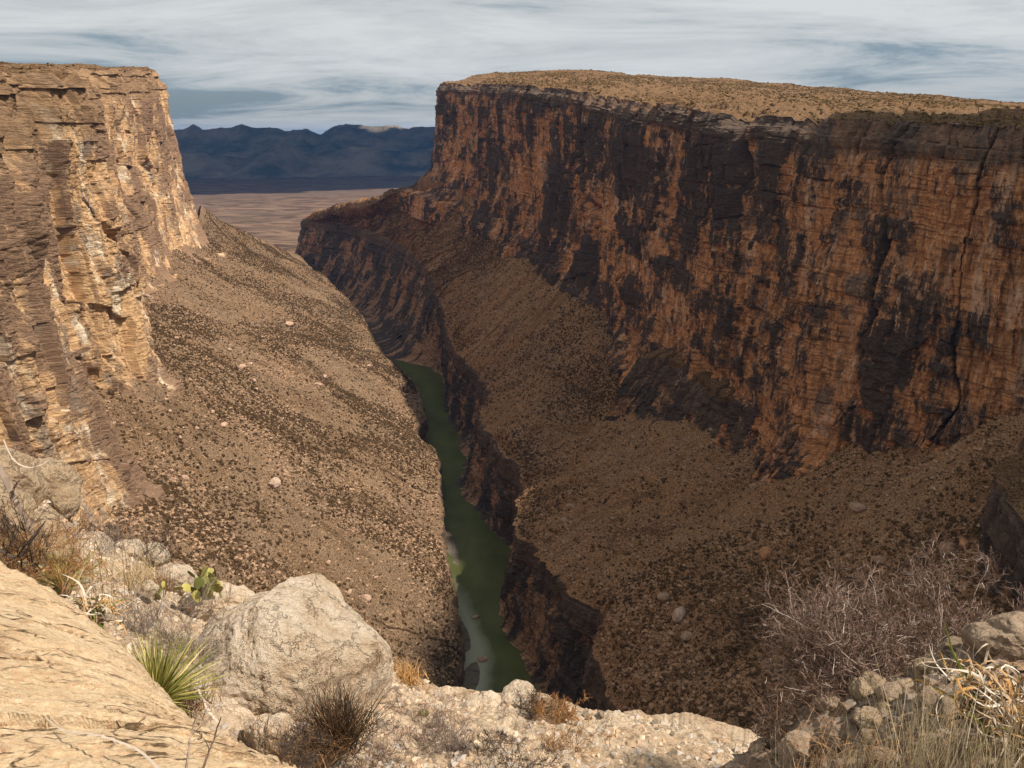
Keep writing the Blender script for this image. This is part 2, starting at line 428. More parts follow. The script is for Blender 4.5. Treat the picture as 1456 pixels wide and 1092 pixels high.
# upper cliff
baseR = [(60, 2700, -215), (-150, 2420, -170), (-262, 2190, -122), (-85, 1850, -155), (8, 1528, -188), (68, 1300, -185), (100, 1165, -190), (122, 1060, -240),
         (158, 938, -288), (172, 870, -290), (190, 783, -288), (206, 715, -290), (217, 654, -288), (252, 575, -262), (285, 520, -235), (326, 490, -212), (362, 505, -190),
         (378, 470, -200), (352, 425, -205), (350, 360, -205), (380, 250, -200), (390, 60, -200), (380, -250, -200)]
rimR = [(140, 2720, 120), (-60, 2480, 140), (-190, 2215, 143), (-62, 1850, 120), (22, 1528, 97), (84, 1300, 76), (112, 1170, 63), (138, 1065, 50),
        (172, 940, 39), (190, 872, 31), (208, 785, 24), (228, 715, 22), (245, 656, 18), (270, 590, 15), (296, 535, 11), (330, 497, 8), (368, 512, 8),
        (386, 474, 28), (362, 428, 58), (362, 360, 70), (392, 250, 60), (402, 60, 40), (392, -250, 20)]  # out-of-view stations past the corner raised to keep sun off the right scree
AR = dict(big=9, col=7, b1=5.5, b2=2.3, b3=0.9, fine=0.6, ledge=1.8)
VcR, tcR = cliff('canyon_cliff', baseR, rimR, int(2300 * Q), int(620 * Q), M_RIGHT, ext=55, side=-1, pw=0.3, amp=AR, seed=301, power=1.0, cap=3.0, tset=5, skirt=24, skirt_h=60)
# mesa top
crest = [(500, 3000, 150), (300, 2750, 180), (-40, 2450, 184), (141, 2400, 186), (210, 2380, 184), (300, 2330, 172), (400, 2270, 160), (491, 2200, 150),
         (560, 2120, 141), (620, 2040, 130), (680, 1970, 118), (738, 1900, 110), (780, 1800, 95), (830, 1700, 84), (880, 1600, 70), (904, 1500, 60), (960, 1350, 52),
         (1000, 1200, 42), (1020, 1000, 34), (1020, 800, 24), (1020, 500, 14), (1020, 200, 6), (1020, -250, 0)]
def mesa(name, row, t, crest, nv, flip, seed):
    row = row[::2]; t = t[::2]
    C = crom(crest, t)
    v = np.linspace(0, 1.25, nv)[:, None] ** 1.7
    P = row[None] + (C - row)[None] * v[..., None]
    X, Y = P[..., 0], P[..., 1]
    Z = P[..., 2] - 55 * np.maximum(v - 1, 0) ** 1.2
    m = sstep(0, 0.02, v)
    Z = Z + m * (2.2 * fbm(X / 60, Y / 60, 3, seed) + 0.9 * fbm(X / 9, Y / 9, 3, seed + 3))
    # low rock steps set back from the rim
    Z = Z + 4.5 * sstep(0.035, 0.04, v + 0.03 * fbm(X / 40, Y / 40, 2, seed + 5)) * sstep(0.4, 0.6, n2(X / 90, Y / 90, seed + 6))
    V = np.stack([X, Y, Z], -1)
    me = np_mesh(name, V.reshape(-1, 3), grid_faces(nv, len(t), flip))
    o = link(name, me, M_TOP); tag(o, kind='structure')
    return V
VmR = mesa('mesa_top', VcR[-1], tcR, crest, 260, False, 401)

# dark outcrop that closes the view at the right edge
ob = [(330, 480, -215), (306, 458, -225), (280, 430, -242), (262, 405, -258), (254, 388, -268), (256, 360, -285), (272, 320, -310), (300, 250, -320)]
orr = [(335, 476, -160), (310, 452, -162), (286, 424, -163), (263, 400, -166), (254, 384, -172), (256, 358, -185), (272, 318, -200), (300, 250, -210)]
AO = dict(big=3, col=4, b1=3, b2=2.4, b3=1.2, fine=1.0, ledge=2)
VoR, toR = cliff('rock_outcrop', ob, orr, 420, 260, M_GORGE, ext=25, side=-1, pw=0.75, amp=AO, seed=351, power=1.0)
mesa('outcrop_top', VoR[-1], toR, [(430, 480, -120), (430, 470, -120), (430, 440, -120), (430, 410, -125), (430, 385, -125), (430, 360, -130), (430, 320, -130), (430, 250, -130)], 80, False, 471)

# dark crags below the middle of the cliff
cb = [(118, 905, -292), (140, 850, -296), (160, 790, -300), (184, 722, -312), (205, 668, -314), (226, 620, -302), (250, 590, -282), (276, 560, -262)]
cr = [(150, 915, -245), (172, 858, -232), (192, 800, -238), (214, 735, -246), (236, 682, -248), (252, 640, -240), (270, 602, -232), (292, 570, -226)]
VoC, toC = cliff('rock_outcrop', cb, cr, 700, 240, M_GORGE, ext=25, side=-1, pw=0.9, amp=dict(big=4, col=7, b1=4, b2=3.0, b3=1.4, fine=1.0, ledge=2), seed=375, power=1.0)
mesa('outcrop_top', VoC[-1], toC, [(205, 925, -225), (225, 868, -210), (240, 810, -215), (258, 748, -225), (275, 695, -228), (290, 655, -220), (305, 618, -215), (330, 590, -215)], 90, False, 477)

# ------------------------------------------------------------------ left side
lipL = [(-760, 3000, -452), (-660, 2560, -367), (-400, 1975, -385), (-255, 1545, -400), (-197, 1411, -405), (-156, 1297, -408), (-136, 1172, -413),
        (-142, 1105, -406), (-104, 1032, -412), (-89, 911, -415), (-72, 768, -415), (-54, 680, -420), (-47, 637, -430), (-44, 576, -440),
        (-30, 480, -440), (-20, 350, -440), (0, 150, -440)]
topL = [(-1000, 2500, -430), (-757, 2100, -203), (-640, 1800, -235), (-600, 1500, -215), (-575, 1330, -212), (-532, 1150, -214), (-470, 1000, -210),
        (-430, 930, -208), (-395, 850, -210), (-335, 730, -221), (-335, 650, -216), (-293, 560, -220), (-250, 500, -222), (-214, 430, -223),
        (-190, 350, -220), (-170, 250, -210), (-150, 100, -200)]
gL = [(l[0] + 5, l[1], -462) for l in lipL]
gL[7] = (-120, 1105, -462); gL[6] = (-131, 1172, -462)
VgL, tgL = cliff('gorge_bank', gL, lipL, int(1100 * Q), int(90 * Q), M_GORGE, ext=6, side=1, pw=0.7, amp=dict(big=3, col=3, b1=2.2, b2=1.6, b3=0.8, fine=0.6, ledge=1.5), seed=501, power=0.9)
VtL = slope('scree_slope', VgL[-1], tgL, topL, int(520 * Q), M_TAL_L, back=75, seed=603, gully=12, rough=1.1, prof=0.95, flip=True)
baseL = [(-1050, 2420, -430), (-985, 2180, -330), (-815, 2040, -215), (-648, 1800, -240), (-615, 1600, -225), (-598, 1450, -218), (-545, 1150, -220), (-470, 960, -215), (-400, 830, -215),
         (-326, 705, -228), (-345, 640, -225), (-298, 560, -230), (-262, 500, -235), (-216, 425, -240), (-235, 330, -235), (-250, 220, -235), (-300, 60, -235)]
rimL = [(-1120, 2400, 150), (-1040, 2200, 150), (-915, 2030, 150), (-790, 1900, 150), (-720, 1700, 136), (-670, 1500, 122), (-600, 1180, 96), (-520, 975, 80), (-448, 850, 68),
        (-372, 715, 57), (-392, 655, 53), (-345, 560, 46), (-300, 490, 41), (-262, 405, 35), (-280, 320, 28), (-300, 220, 20), (-350, 60, 10)]
AL = dict(hs=2.4, big=12, col=14, b1=6.5, b2=1.8, b3=0.5, fine=0.7, ledge=0.9)
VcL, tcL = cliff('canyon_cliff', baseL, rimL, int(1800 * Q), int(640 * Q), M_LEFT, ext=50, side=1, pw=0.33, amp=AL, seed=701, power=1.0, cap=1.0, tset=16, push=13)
cl = [(r[0] - 500, r[1] + 30, r[2] + 6) for r in rimL]
VmL = mesa('mesa_top', VcL[-1], tcL, cl, 120, True, 801)

# ------------------------------------------------------------------ river
def river_mat():
    m, t, b = mat_new("river_water", 0.12, 0.5)
    pos = N(t, 'ShaderNodeNewGeometry').outputs['Position']
    a = attr_vec(t, 'shallow').outputs['Fac']
    n = noise(t, pos, (0.03, 0.02, 1), 4, 0.6)
    deep = mixc(t, mrange(t, n, 0.35, 0.65), (0.060, 0.068, 0.020), (0.095, 0.104, 0.034))
    f = mrange(t, mth(t, 'ADD', a, mth(t, 'MULTIPLY', mth(t, 'SUBTRACT', n, 0.5), 0.7)), 0.35, 0.75)
    c = mixc(t, f, deep, (0.24, 0.24, 0.17))
    t.links.new(c, b.inputs['Base Color'])
    b.inputs['Roughness'].default_value = 0.3; b.inputs['Specular IOR Level'].default_value = 0.10
    bump(t, b, noise(t, pos, (0.25, 0.12, 1), 3, 0.6), 0.08, 0.5)
    return m
rl = np.array([(-800, 3100), (-700, 2600), (-430, 1975), (-275, 1545), (-215, 1411), (-176, 1297), (-158, 1172), (-150, 1105), (-122, 1032), (-106, 911), (-92, 768), (-72, 680), (-60, 637), (-56, 576), (-50, 480), (-40, 350), (-20, 130)], float)
rr = rl + np.array([[150, 0]])
tt = np.linspace(0, len(rl) - 1, 500)
A_, B_ = crom(np.c_[rl, rl[:, :1] * 0 - 450], tt), crom(np.c_[rr, rr[:, :1] * 0 - 450], tt)
v = np.linspace(0, 1, 50)[:, None, None]
Vr = A_ * (1 - v) + B_ * v
Dr = Vr[..., 1]; across = Vr[..., 0] - A_[None, :, 0]
sh = (1 - sstep(18, 62, across)) * sstep(830, 700, Dr)
me = np_mesh('river', Vr.reshape(-1, 3), grid_faces(50, 500, True), {'shallow': sh.ravel()}, True)
tag(link('river', me, river_mat()), kind='structure')

# gravel bars beside the water
def mound(name, cx, cy, z, lx, ly, h, rot, mat, seed, n=70):
    g = np.linspace(-1, 1, n); gx, gy = np.meshgrid(g, g)
    r = np.hypot(gx, gy) + 0.22 * fbm(gx * 1.6 + seed, gy * 1.6, 3, seed)
    hz = h * (1 - sstep(0.55, 1.0, r)) - 1.2 * sstep(0.85, 1.0, r) + 0.25 * h * fbm(gx * 7, gy * 7, 3, seed + 2)
    x, y = gx * lx, gy * ly
    c, s_ = math.cos(rot), math.sin(rot)
    V = np.stack([cx + c * x - s_ * y, cy + s_ * x + c * y, z + hz], -1)
    o = link(name, np_mesh(name, V.reshape(-1, 3), grid_faces(n, n)), mat)
    return o
M_BAR = talus_mat("bar_gravel", (0.30, 0.24, 0.18), (0.2, 0.155, 0.115), (0.30, 0.26, 0.21), 4)
for px, py, lx, ly, h, rot in ((641, 775, 8, 52, 1.0, 0.22), (660, 905, 6, 26, 0.8, 0.15), (670, 965, 8, 24, 1.0, 0.0)):
    a, b_ = ray(px, py); D = -450 / b_
    tag(mound('gravel_bar', a * D, D, -450, lx, ly, h, rot, M_BAR, px), kind='structure')

# ------------------------------------------------------------------ desert plain and far mountains
def plain_mat():
    m, t, b = mat_new("desert_soil", 0.97, 0.05)
    pos = N(t, 'ShaderNodeNewGeometry').outputs['Position']
    a = noise(t, pos, (0.0006, 0.0016, 0.001), 6, 0.65)
    c = noise(t, pos, (0.004, 0.007, 0.004), 6, 0.7, 1.0)
    base = ramp(t, c, [(0.40, (0.06, 0.037, 0.025)), (0.49, (0.125, 0.077, 0.05)), (0.60, (0.21, 0.135, 0.09))])
    base = mixc(t, mrange(t, a, 0.44, 0.60), base, mixc(t, 0.6, base, (0.12, 0.085, 0.06)))
    t.links.new(base, b.inputs['Base Color'])
    return m
n = 520
gy = 700 + (60000 - 700) * (np.linspace(0, 1, n) ** 3.2)
gx = np.linspace(-1, 1, n)
PX, PY = np.meshgrid(gx, gy)
PX = PX * (2500 + PY * 1.1)
far = sstep(2000, 9000, PY)
PZ = -462 - 25 * sstep(2500, 7000, PY) + sstep(2700, 3200, PY) * ((48 * ridge(PX / 900, PY / 1300, 4, 901) - 22) * (1 - 0.5 * far) + 6 * fbm(PX / 160, PY / 160, 3, 905) * (1 - far)) + far * 40 * fbm(PX / 3000, PY / 3000, 3, 909)
PZ = np.where(PY < 2400, -475, PZ)
PZ = PZ - 150 * sstep(22000, 40000, PY)
me = np_mesh('desert_plain', np.stack([PX, PY, PZ], -1).reshape(-1, 3), grid_faces(n, n), smooth=True)
tag(link('desert_plain', me, plain_mat()), kind='structure')

def mtn_mat():
    m, t, b = mat_new("mountain_rock", 0.97, 0.05)
    pos = N(t, 'ShaderNodeNewGeometry').outputs['Position']
    c = noise(t, pos, (0.0012, 0.0012, 0.002), 6, 0.65)
    t.links.new(ramp(t, c, [(0.38, (0.07, 0.068, 0.06)), (0.60, (0.26, 0.21, 0.16))]), b.inputs['Base Color'])
    return m
M_MT = mtn_mat()
def skyline_range(name, pts, D, depth, seed, foot=-640, power=0.8):
    """a range whose crest passes the given skyline heights, with spurs and ravines down both flanks"""
    n_, k = 700, 110
    P = np.array([at(px, py, D) for px, py in pts])
    t = np.linspace(0, len(P) - 1, n_)
    R_ = lint(P, t)
    crestz = R_[:, 2] + 34 * fbm(R_[:, 0] / 260, R_[:, 0] * 0, 4, seed)
    w = np.linspace(-1, 1, k)[:, None]
    X = R_[:, 0] + 0 * w
    Y = D + w * depth + 0 * X
    rg = ridge(X / 1500 + 0.3 * fbm(X / 2000, Y / 2000, 2, seed + 3), Y / 5200, 4, seed + 5)
    a = np.abs(w)
    shape = (1 - a) ** 1.15
    Z = foot + (crestz - foot) * shape * (1 - 0.75 * (rg - 0.1) * sstep(0, 0.35, a)) + 110 * fbm(X / 700, Y / 500, 5, seed + 8, 0.6) * sstep(0, 0.1, a) * shape
    me = np_mesh(name, np.stack([X, Y, Z], -1).reshape(-1, 3), grid_faces(k, n_), smooth=False)
    return tag(link(name, me, M_MT), kind='structure')
skyline_range('mountains', [(-300, 190), (-100, 175), (60, 190), (200, 182), (262, 184), (275, 178), (288, 184), (318, 182), (342, 176), (362, 180), (384, 179), (405, 186), (420, 184), (437, 183), (456, 190),
                (470, 180), (492, 177), (510, 179), (540, 179), (566, 178), (582, 182), (640, 178), (800, 186), (1000, 176), (1300, 186), (1600, 180), (2000, 186)], 18000, 3400, 31)
skyline_range('hills', [(-300, 214), (100, 212), (250, 214), (300, 216), (350, 224), (385, 205), (400, 199), (416, 206), (440, 222), (480, 213), (500, 208), (520, 206), (545, 212), (570, 216), (600, 214), (800, 212), (1300, 214)], 13500, 1500, 47)

# ------------------------------------------------------------------ scrub and loose stones over the scree (nobody could count them)
def sample_surface(V, n, dens, ymax=1700, ymin=330, seed=1, vlo=0.02, vhi=0.93):
    r = np.random.default_rng(seed)
    nv, nu, _ = V.shape
    a = V[:-1, :-1]; area = np.linalg.norm(np.cross(V[1:, :-1] - a, V[:-1, 1:] - a), axis=-1)
    c = (a + V[1:, 1:]) / 2
    wgt = area * dens(c[..., 0], c[..., 1]) * (c[..., 1] < ymax) * (c[..., 1] > ymin)
    wgt[:int(nv * vlo)] = 0; wgt[int(nv * vhi):] = 0
    # points the camera can have in view only
    wgt *= (np.abs(c[..., 0]) < c[..., 1] * 0.85)
    cdf = np.cumsum(wgt.ravel()); cdf /= cdf[-1]
    k = np.searchsorted(cdf, r.random(n)); i, j = np.divmod(k, nu - 1)
    fu, fv = r.random((n, 1)), r.random((n, 1))
    return (V[i, j] * (1 - fu) * (1 - fv) + V[i, j + 1] * fu * (1 - fv) + V[i + 1, j] * (1 - fu) * fv + V[i + 1, j + 1] * fu * fv)
def scatter_mesh(P, size, tv, tf, r, jit=0.25, flat=1.0):
    n, m = len(P), len(tv)
    an = r.random(n) * 6.283
    c, s_ = np.cos(an), np.sin(an)
    T = np.repeat(tv[None], n, 0) * (1 + jit * (r.random((n, m, 1)) * 2 - 1))
    sx = (0.7 + 0.7 * r.random((n, 1)))
    x = T[..., 0] * sx; y = T[..., 1]; z = T[..., 2] * flat * (0.7 + 0.6 * r.random((n, 1)))
    X = (x * c[:, None] - y * s_[:, None]); Y = (x * s_[:, None] + y * c[:, None])
    V = np.stack([X, Y, z], -1) * size[:, None, None] + P[:, None, :]
    Fc = (tf[None] + (np.arange(n) * m)[:, None, None]).reshape(-1, tf.shape[1])
    return V.reshape(-1, 3), Fc
def shrub_template():
    v = [(0, 0, 1.0)]
    for k in range(5): v.append((0.62 * math.cos(k * 1.257), 0.62 * math.sin(k * 1.257), 0.72 + 0.25 * (k % 2)))
    for k in range(6): v.append((0.95 * math.cos(k * 1.047 + .4), 0.95 * math.sin(k * 1.047 + .4), 0.12 + 0.3 * (k % 2)))
    f = [(0, 1 + k, 1 + (k + 1) % 5) for k in range(5)]
    f += [(1 + k, 6 + k, 1 + (k + 1) % 5) for k in range(5)] + [(1 + (k + 1) % 5, 6 + k, 6 + k + 1) for k in range(5)] + [(1, 11, 6), (5, 10, 11)]
    for k in range(6):
        v.append((v[6 + k][0] * 0.8, v[6 + k][1] * 0.8, -0.6))
    f += [(6 + k, 12 + k, 6 + (k + 1) % 6) for k in range(6)] + [(12 + k, 12 + (k + 1) % 6, 6 + (k + 1) % 6) for k in range(6)]
    return np.array(v), np.array(f)
def stone_template():
    v = np.array([(1, 0, .1), (0.2, 1, 0), (-0.9, 0.3, .05), (-.2, -1, 0), (0.25, .1, .8), (-.3, -.2, .65), (0, 0, -0.6)])
    f = np.array([(0, 1, 4), (1, 2, 5), (1, 5, 4), (2, 3, 5), (3, 0, 4), (3, 4, 5), (1, 0, 6), (2, 1, 6), (3, 2, 6), (0, 3, 6)])
    return v, f
def leaf_mat(name, a, b_):
    m, t, b = mat_new(name, 0.9, 0.1)
    pos = N(t, 'ShaderNodeNewGeometry').outputs['Position']
    t.links.new(mixc(t, mrange(t, noise(t, pos, (0.35,) * 3, 3, 0.7), 0.35, 0.65), a, b_), b.inputs['Base Color'])
    return m
M_SCRUB_L = leaf_mat('scrub_leaves', (0.026, 0.016, 0.009), (0.095, 0.056, 0.026))
M_SCRUB_R = leaf_mat('right_scrub_leaves', (0.040, 0.024, 0.012), (0.13, 0.075, 0.034))  # own leaf colour of the right-hand scrub
M_SCRUB_T = leaf_mat('mesa_grass', (0.045, 0.030, 0.013), (0.19, 0.115, 0.045))
M_ST_L = leaf_mat('scree_stone', (0.22, 0.13, 0.08), (0.42, 0.28, 0.18))
M_ST_R = leaf_mat('right_scree_stone', (0.20, 0.115, 0.065), (0.42, 0.26, 0.16))  # own stone colour of the right-hand scree
TV, TF = shrub_template(); SV, SF = stone_template()
def field(name, V, n, dens, mat, lo, hi, tmpl, seed, flat=1.0, **kw):
    P = sample_surface(V, n, dens, seed=seed, **kw)
    r = np.random.default_rng(seed + 1)
    size = lo + (hi - lo) * r.random(n) ** 3.2
    VV, FF = scatter_mesh(P, size, tmpl[0], tmpl[1], r, 0.28, flat)
    tag(link(name, np_mesh(name, VV, FF), mat), kind='stuff')
dn = lambda x, y: (0.6 + 0.7 * sstep(0.25, 0.65, n2(x / 55, y / 55, 911)) * (0.5 + sstep(0.4, 0.7, n2(x / 16, y / 16, 913)))) * (0.25 + 1.2 * sstep(0.3, 0.6, n2(x / 120 + 3, y / 120, 915))) * (0.62 + 0.6 * sstep(0.33, 0.65, n2((y + 0.3 * x) / 24, x / 150, 917))) * (1.0 if True else 0)
dn2 = lambda x, y: 0.25 + sstep(0.45, 0.7, n2(x / 45, y / 45, 921)) * 1.2
field('scrub', VtL, 170000, dn, M_SCRUB_L, 0.45, 1.8, (TV, TF), 5, 0.8, ymax=2400, vhi=0.97)
field('scrub', VtR, 120000, dn, M_SCRUB_R, 0.4, 1.7, (TV, TF), 15, 0.8, ymax=2600, vhi=0.97)
field('scree_stones', VtL, 60000, dn2, M_ST_L, 0.3, 2.0, (SV, SF), 25, 0.8)
field('scree_stones', VtR, 40000, dn2, M_ST_R, 0.3, 2.2, (SV, SF), 35, 0.8)
field('mesa_scrub', VmR, 50000, dn, M_SCRUB_T, 0.6, 2.8, (TV, TF), 45, 0.7, ymax=2600, vlo=0.005, vhi=0.9)
field('mesa_scrub', VmL, 8000, dn, M_SCRUB_T, 0.9, 2.4, (TV, TF), 55, 0.7, ymax=2600, vlo=0.005, vhi=0.6)

# ------------------------------------------------------------------ rocks one can tell apart
def ico(sub):
    import bmesh
    bm = bmesh.new(); bmesh.ops.create_icosphere(bm, subdivisions=sub, radius=1.0)
    V = np.array([v.co[:] for v in bm.verts]); Fc = np.array([[v.index for v in f.verts] for f in bm.faces]); bm.free()
    return V, Fc
ICO = {k: ico(k) for k in (3, 4, 5, 6)}
def n3(P, sc, seed):
    x, y, z = (P * sc).T
    return (fbm(x + 0.37 * z, y - 0.61 * z, 4, seed) + fbm(y + 0.53 * x, z + 0.29 * y, 4, seed + 3) + fbm(z + 0.41 * x, x - 0.33 * z, 4, seed + 5)) / 3
def faceted(V, r, k, lo=0.62, hi=0.92):
    V = V.copy()
    for _ in range(k):
        n = r.normal(size=3); n /= np.linalg.norm(n)
        c = lo + (hi - lo) * r.random()
        d = V @ n - c
        V -= np.where(d > 0, d * 0.93, 0)[:, None] * n
    return V
def rock_mesh(rad, seed, sub=4, k=9, rough=0.06, rotz=None):
    r = np.random.default_rng(seed)
    V, Fc = ICO[sub]
    V = faceted(V, r, k)
    V = V * (1 + rough * 1.6 * n3(V, 1.7, seed)[:, None] + rough * 0.6 * n3(V, 6.0, seed + 9)[:, None] + rough * 0.25 * n3(V, 17.0, seed + 19)[:, None])
    a = r.random() * 6.28 if rotz is None else rotz
    V = V * np.array(rad)
    return np.stack([V[:, 0] * math.cos(a) - V[:, 1] * math.sin(a), V[:, 0] * math.sin(a) + V[:, 1] * math.cos(a), V[:, 2]], 1), Fc
def rock_mat(name, light, mid, dark, sc=1.0, crack=0.5, grain=(1, 1, 1), bstr=0.7, att=None, dash=False):
    m, t, b = mat_new(name, 0.92, 0.15)
    pos = attr_vec(t, att).outputs['Vector'] if att else N(t, 'ShaderNodeTexCoord').outputs['Object']
    n1_ = noise(t, pos, tuple(1.1 * sc * g for g in grain), 6, 0.65)
    n2b = noise(t, pos, tuple(5.0 * sc * g for g in grain), 8, 0.75)
    n3b = noise(t, pos, (38 * sc,) * 3, 4, 0.8)
    c = ramp(t, n2b, [(0.34, mid), (0.52, light), (0.72, tuple(min(1, x * 1.12) for x in light))])
    c = mixc(t, mrange(t, n1_, 0.46, 0.62), c, mixc(t, 0.7, c, mid))
    c = mixc(t, mrange(t, noise(t, pos, tuple(2.2 * sc * g for g in grain), 7, 0.8, 0.6, (4, 1, 7)), 0.545, 0.64, 0, 0.85), c, dark)
    ckn = noise(t, pos, tuple(2.6 * sc * g for g in grain), 5, 0.7, 0.15, (2, 8, 3))
    ck = mrange(t, mth(t, 'ABSOLUTE', mth(t, 'SUBTRACT', ckn, 0.5)), 0.0, 0.012, crack, 0.0)
    if dash:      # short solution cracks lined up with the grain, in swarms
        dn_ = noise(t, pos, (4.5, 26, 3), 3, 0.6); sw = noise(t, pos, (0.9, 1.6, 1), 3, 0.6, 0, (5, 5, 5))
        ck = mth(t, 'MULTIPLY', mrange(t, dn_, 0.60, 0.66, 0, 1), mrange(t, sw, 0.45, 0.58, 0.15, 1))
        ck = mth(t, 'MAXIMUM', ck, mth(t, 'MULTIPLY', mrange(t, mth(t, 'ABSOLUTE', mth(t, 'SUBTRACT', noise(t, pos, (0.7, 2.4, 1), 4, 0.6, 0, (1, 2, 3)), 0.5)), 0.0, 0.006, 1, 0), mrange(t, sw, 0.5, 0.6)))
    c = mixc(t, ck, c, tuple(x * 0.4 for x in dark))
    c = mixc(t, 0.35, c, mixc(t, mrange(t, n3b, 0.38, 0.62), g3(0.25), g3(0.75)), 'OVERLAY')
    t.links.new(c, b.inputs['Base Color'])
    h = mth(t, 'ADD', mth(t, 'MULTIPLY', n2b, 0.09), mth(t, 'ADD', mth(t, 'MULTIPLY', n3b, 0.018), mth(t, 'MULTIPLY', ck, -0.04)))
    bump(t, b, h, bstr, 1.0 / sc)
    return m

def proj(V):
    x, y, z = V[..., 0], V[..., 1], V[..., 2]
    dep = y * CT - z * ST
    return 728 + F * x / dep, 546 - F * (y * ST + z * CT) / dep, dep
def hit(V, px, py):
    u, w, dep = proj(V)
    e = np.hypot(u - px, w - py)
    near = e < max(4.0, e.min() * 1.01)
    k = np.argmin(np.where(near, dep, 1e9)); return V.reshape(-1, 3)[k], dep.ravel()[k]
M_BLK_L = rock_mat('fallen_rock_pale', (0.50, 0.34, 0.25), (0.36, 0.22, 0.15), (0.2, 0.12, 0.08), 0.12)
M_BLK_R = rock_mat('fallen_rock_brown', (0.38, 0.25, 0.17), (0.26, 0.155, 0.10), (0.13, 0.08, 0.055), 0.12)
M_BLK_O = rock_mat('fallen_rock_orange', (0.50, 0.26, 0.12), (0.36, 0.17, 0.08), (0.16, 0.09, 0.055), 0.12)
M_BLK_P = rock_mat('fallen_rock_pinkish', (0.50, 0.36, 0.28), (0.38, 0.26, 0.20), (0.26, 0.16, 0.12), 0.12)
blk = [
    (VtL, 392, 688, 20, 1.0, M_BLK_P, 'large pinkish boulder alone in the middle of the sunlit left scree'),
    (VtL, 413, 459, 14, 0.6, M_BLK_L, 'long reddish block near the top of the sunlit scree'),
    (VtL, 345, 520, 13, 0.7, M_BLK_L, 'tilted brown block on the sunlit scree just right of the pale cliff foot'),
    (VtL, 455, 545, 11, 0.6, M_BLK_L, 'flat slab lying on the sunlit scree halfway to the gorge edge'),
    (VtL, 524, 850, 13, 0.8, M_BLK_L, 'rusty boulder low on the left scree behind the large cream boulder'),
    (VtL, 470, 800, 9, 0.8, M_BLK_L, 'small square brown boulder above and behind the large cream boulder'),
    (VtR, 964, 877, 24, 1.15, M_BLK_P, 'pale pinkish upright boulder alone on the dim right scree'),
    (VtR, 942, 848, 20, 0.7, M_BLK_R, 'brown flat-topped boulder just uphill of the pale upright boulder'),
    (VtR, 1087, 788, 20, 1.0, M_BLK_O, 'squarish orange block in the middle of the right scree'),
    (VtR, 1218, 722, 26, 0.55, M_BLK_R, 'grey dome-shaped rock below the foot of the dark cliff'),
    (VtR, 1345, 782, 26, 0.8, M_BLK_R, 'rounded dark boulder beside the deep gully at the right'),
    (VtR, 1370, 772, 18, 0.8, M_BLK_O, 'reddish boulder leaning on the rounded dark boulder at the right'),
    (VtR, 1250, 795, 20, 0.6, M_BLK_R, 'low brown hump of rock above the twiggy bush'),
    (VtR, 975, 905, 20, 0.6, M_BLK_R, 'dark brown boulder just below the pale upright boulder'),
    (VtR, 1085, 745, 10, 0.6, M_BLK_R, 'small grey slab uphill of the squarish orange block'),
    (VtR, 840, 305, 12, 0.7, M_BLK_R, 'grey fallen block right under the far end of the cliff'),
]
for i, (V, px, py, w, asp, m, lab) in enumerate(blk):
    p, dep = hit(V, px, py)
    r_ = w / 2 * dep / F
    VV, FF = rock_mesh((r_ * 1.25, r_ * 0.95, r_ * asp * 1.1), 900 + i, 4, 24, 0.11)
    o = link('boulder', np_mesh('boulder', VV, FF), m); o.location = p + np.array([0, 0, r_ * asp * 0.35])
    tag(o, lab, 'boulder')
protos = [rock_mesh((1.25, 0.85, 0.75), 950 + i, 3, 20, 0.10) for i in range(7)]
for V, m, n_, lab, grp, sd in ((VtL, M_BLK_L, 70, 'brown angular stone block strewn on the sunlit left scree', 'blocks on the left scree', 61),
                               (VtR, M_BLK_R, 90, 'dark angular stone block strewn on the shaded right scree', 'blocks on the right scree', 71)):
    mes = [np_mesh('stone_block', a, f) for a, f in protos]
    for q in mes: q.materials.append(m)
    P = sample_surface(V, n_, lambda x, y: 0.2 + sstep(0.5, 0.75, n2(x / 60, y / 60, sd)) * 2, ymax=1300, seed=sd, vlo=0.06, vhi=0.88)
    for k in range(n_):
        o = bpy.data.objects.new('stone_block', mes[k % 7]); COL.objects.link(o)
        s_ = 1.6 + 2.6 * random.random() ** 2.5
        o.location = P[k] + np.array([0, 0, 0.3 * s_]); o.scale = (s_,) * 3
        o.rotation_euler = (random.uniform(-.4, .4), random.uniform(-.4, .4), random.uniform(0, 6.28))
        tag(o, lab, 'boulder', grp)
# wet rocks in the river
for i, (px, py, w, lab) in enumerate(((672, 700, 5, 'small dark rock in the green river at its narrowest bend'), (676, 878, 9, 'dark ragged rock in the pale shallows, the farther of two'),
                                      (686, 938, 13, 'dark ragged rock in the pale shallows, nearer of two'), (722, 855, 22, 'large fallen block at the foot of the dark gorge wall'))):
    a, b_ = ray(px, py); D = -450 / b_; r_ = w / 2 * D / F * 1.1
    VV, FF = rock_mesh((r_, r_ * 1.3, r_ * 0.6), 990 + i, 4, 8, 0.1)
    o = link('river_rock', np_mesh('river_rock', VV, FF), M_BLK_R); o.location = (a * D, D, -450 + 0.1 * r_)
    tag(o, lab, 'rock')

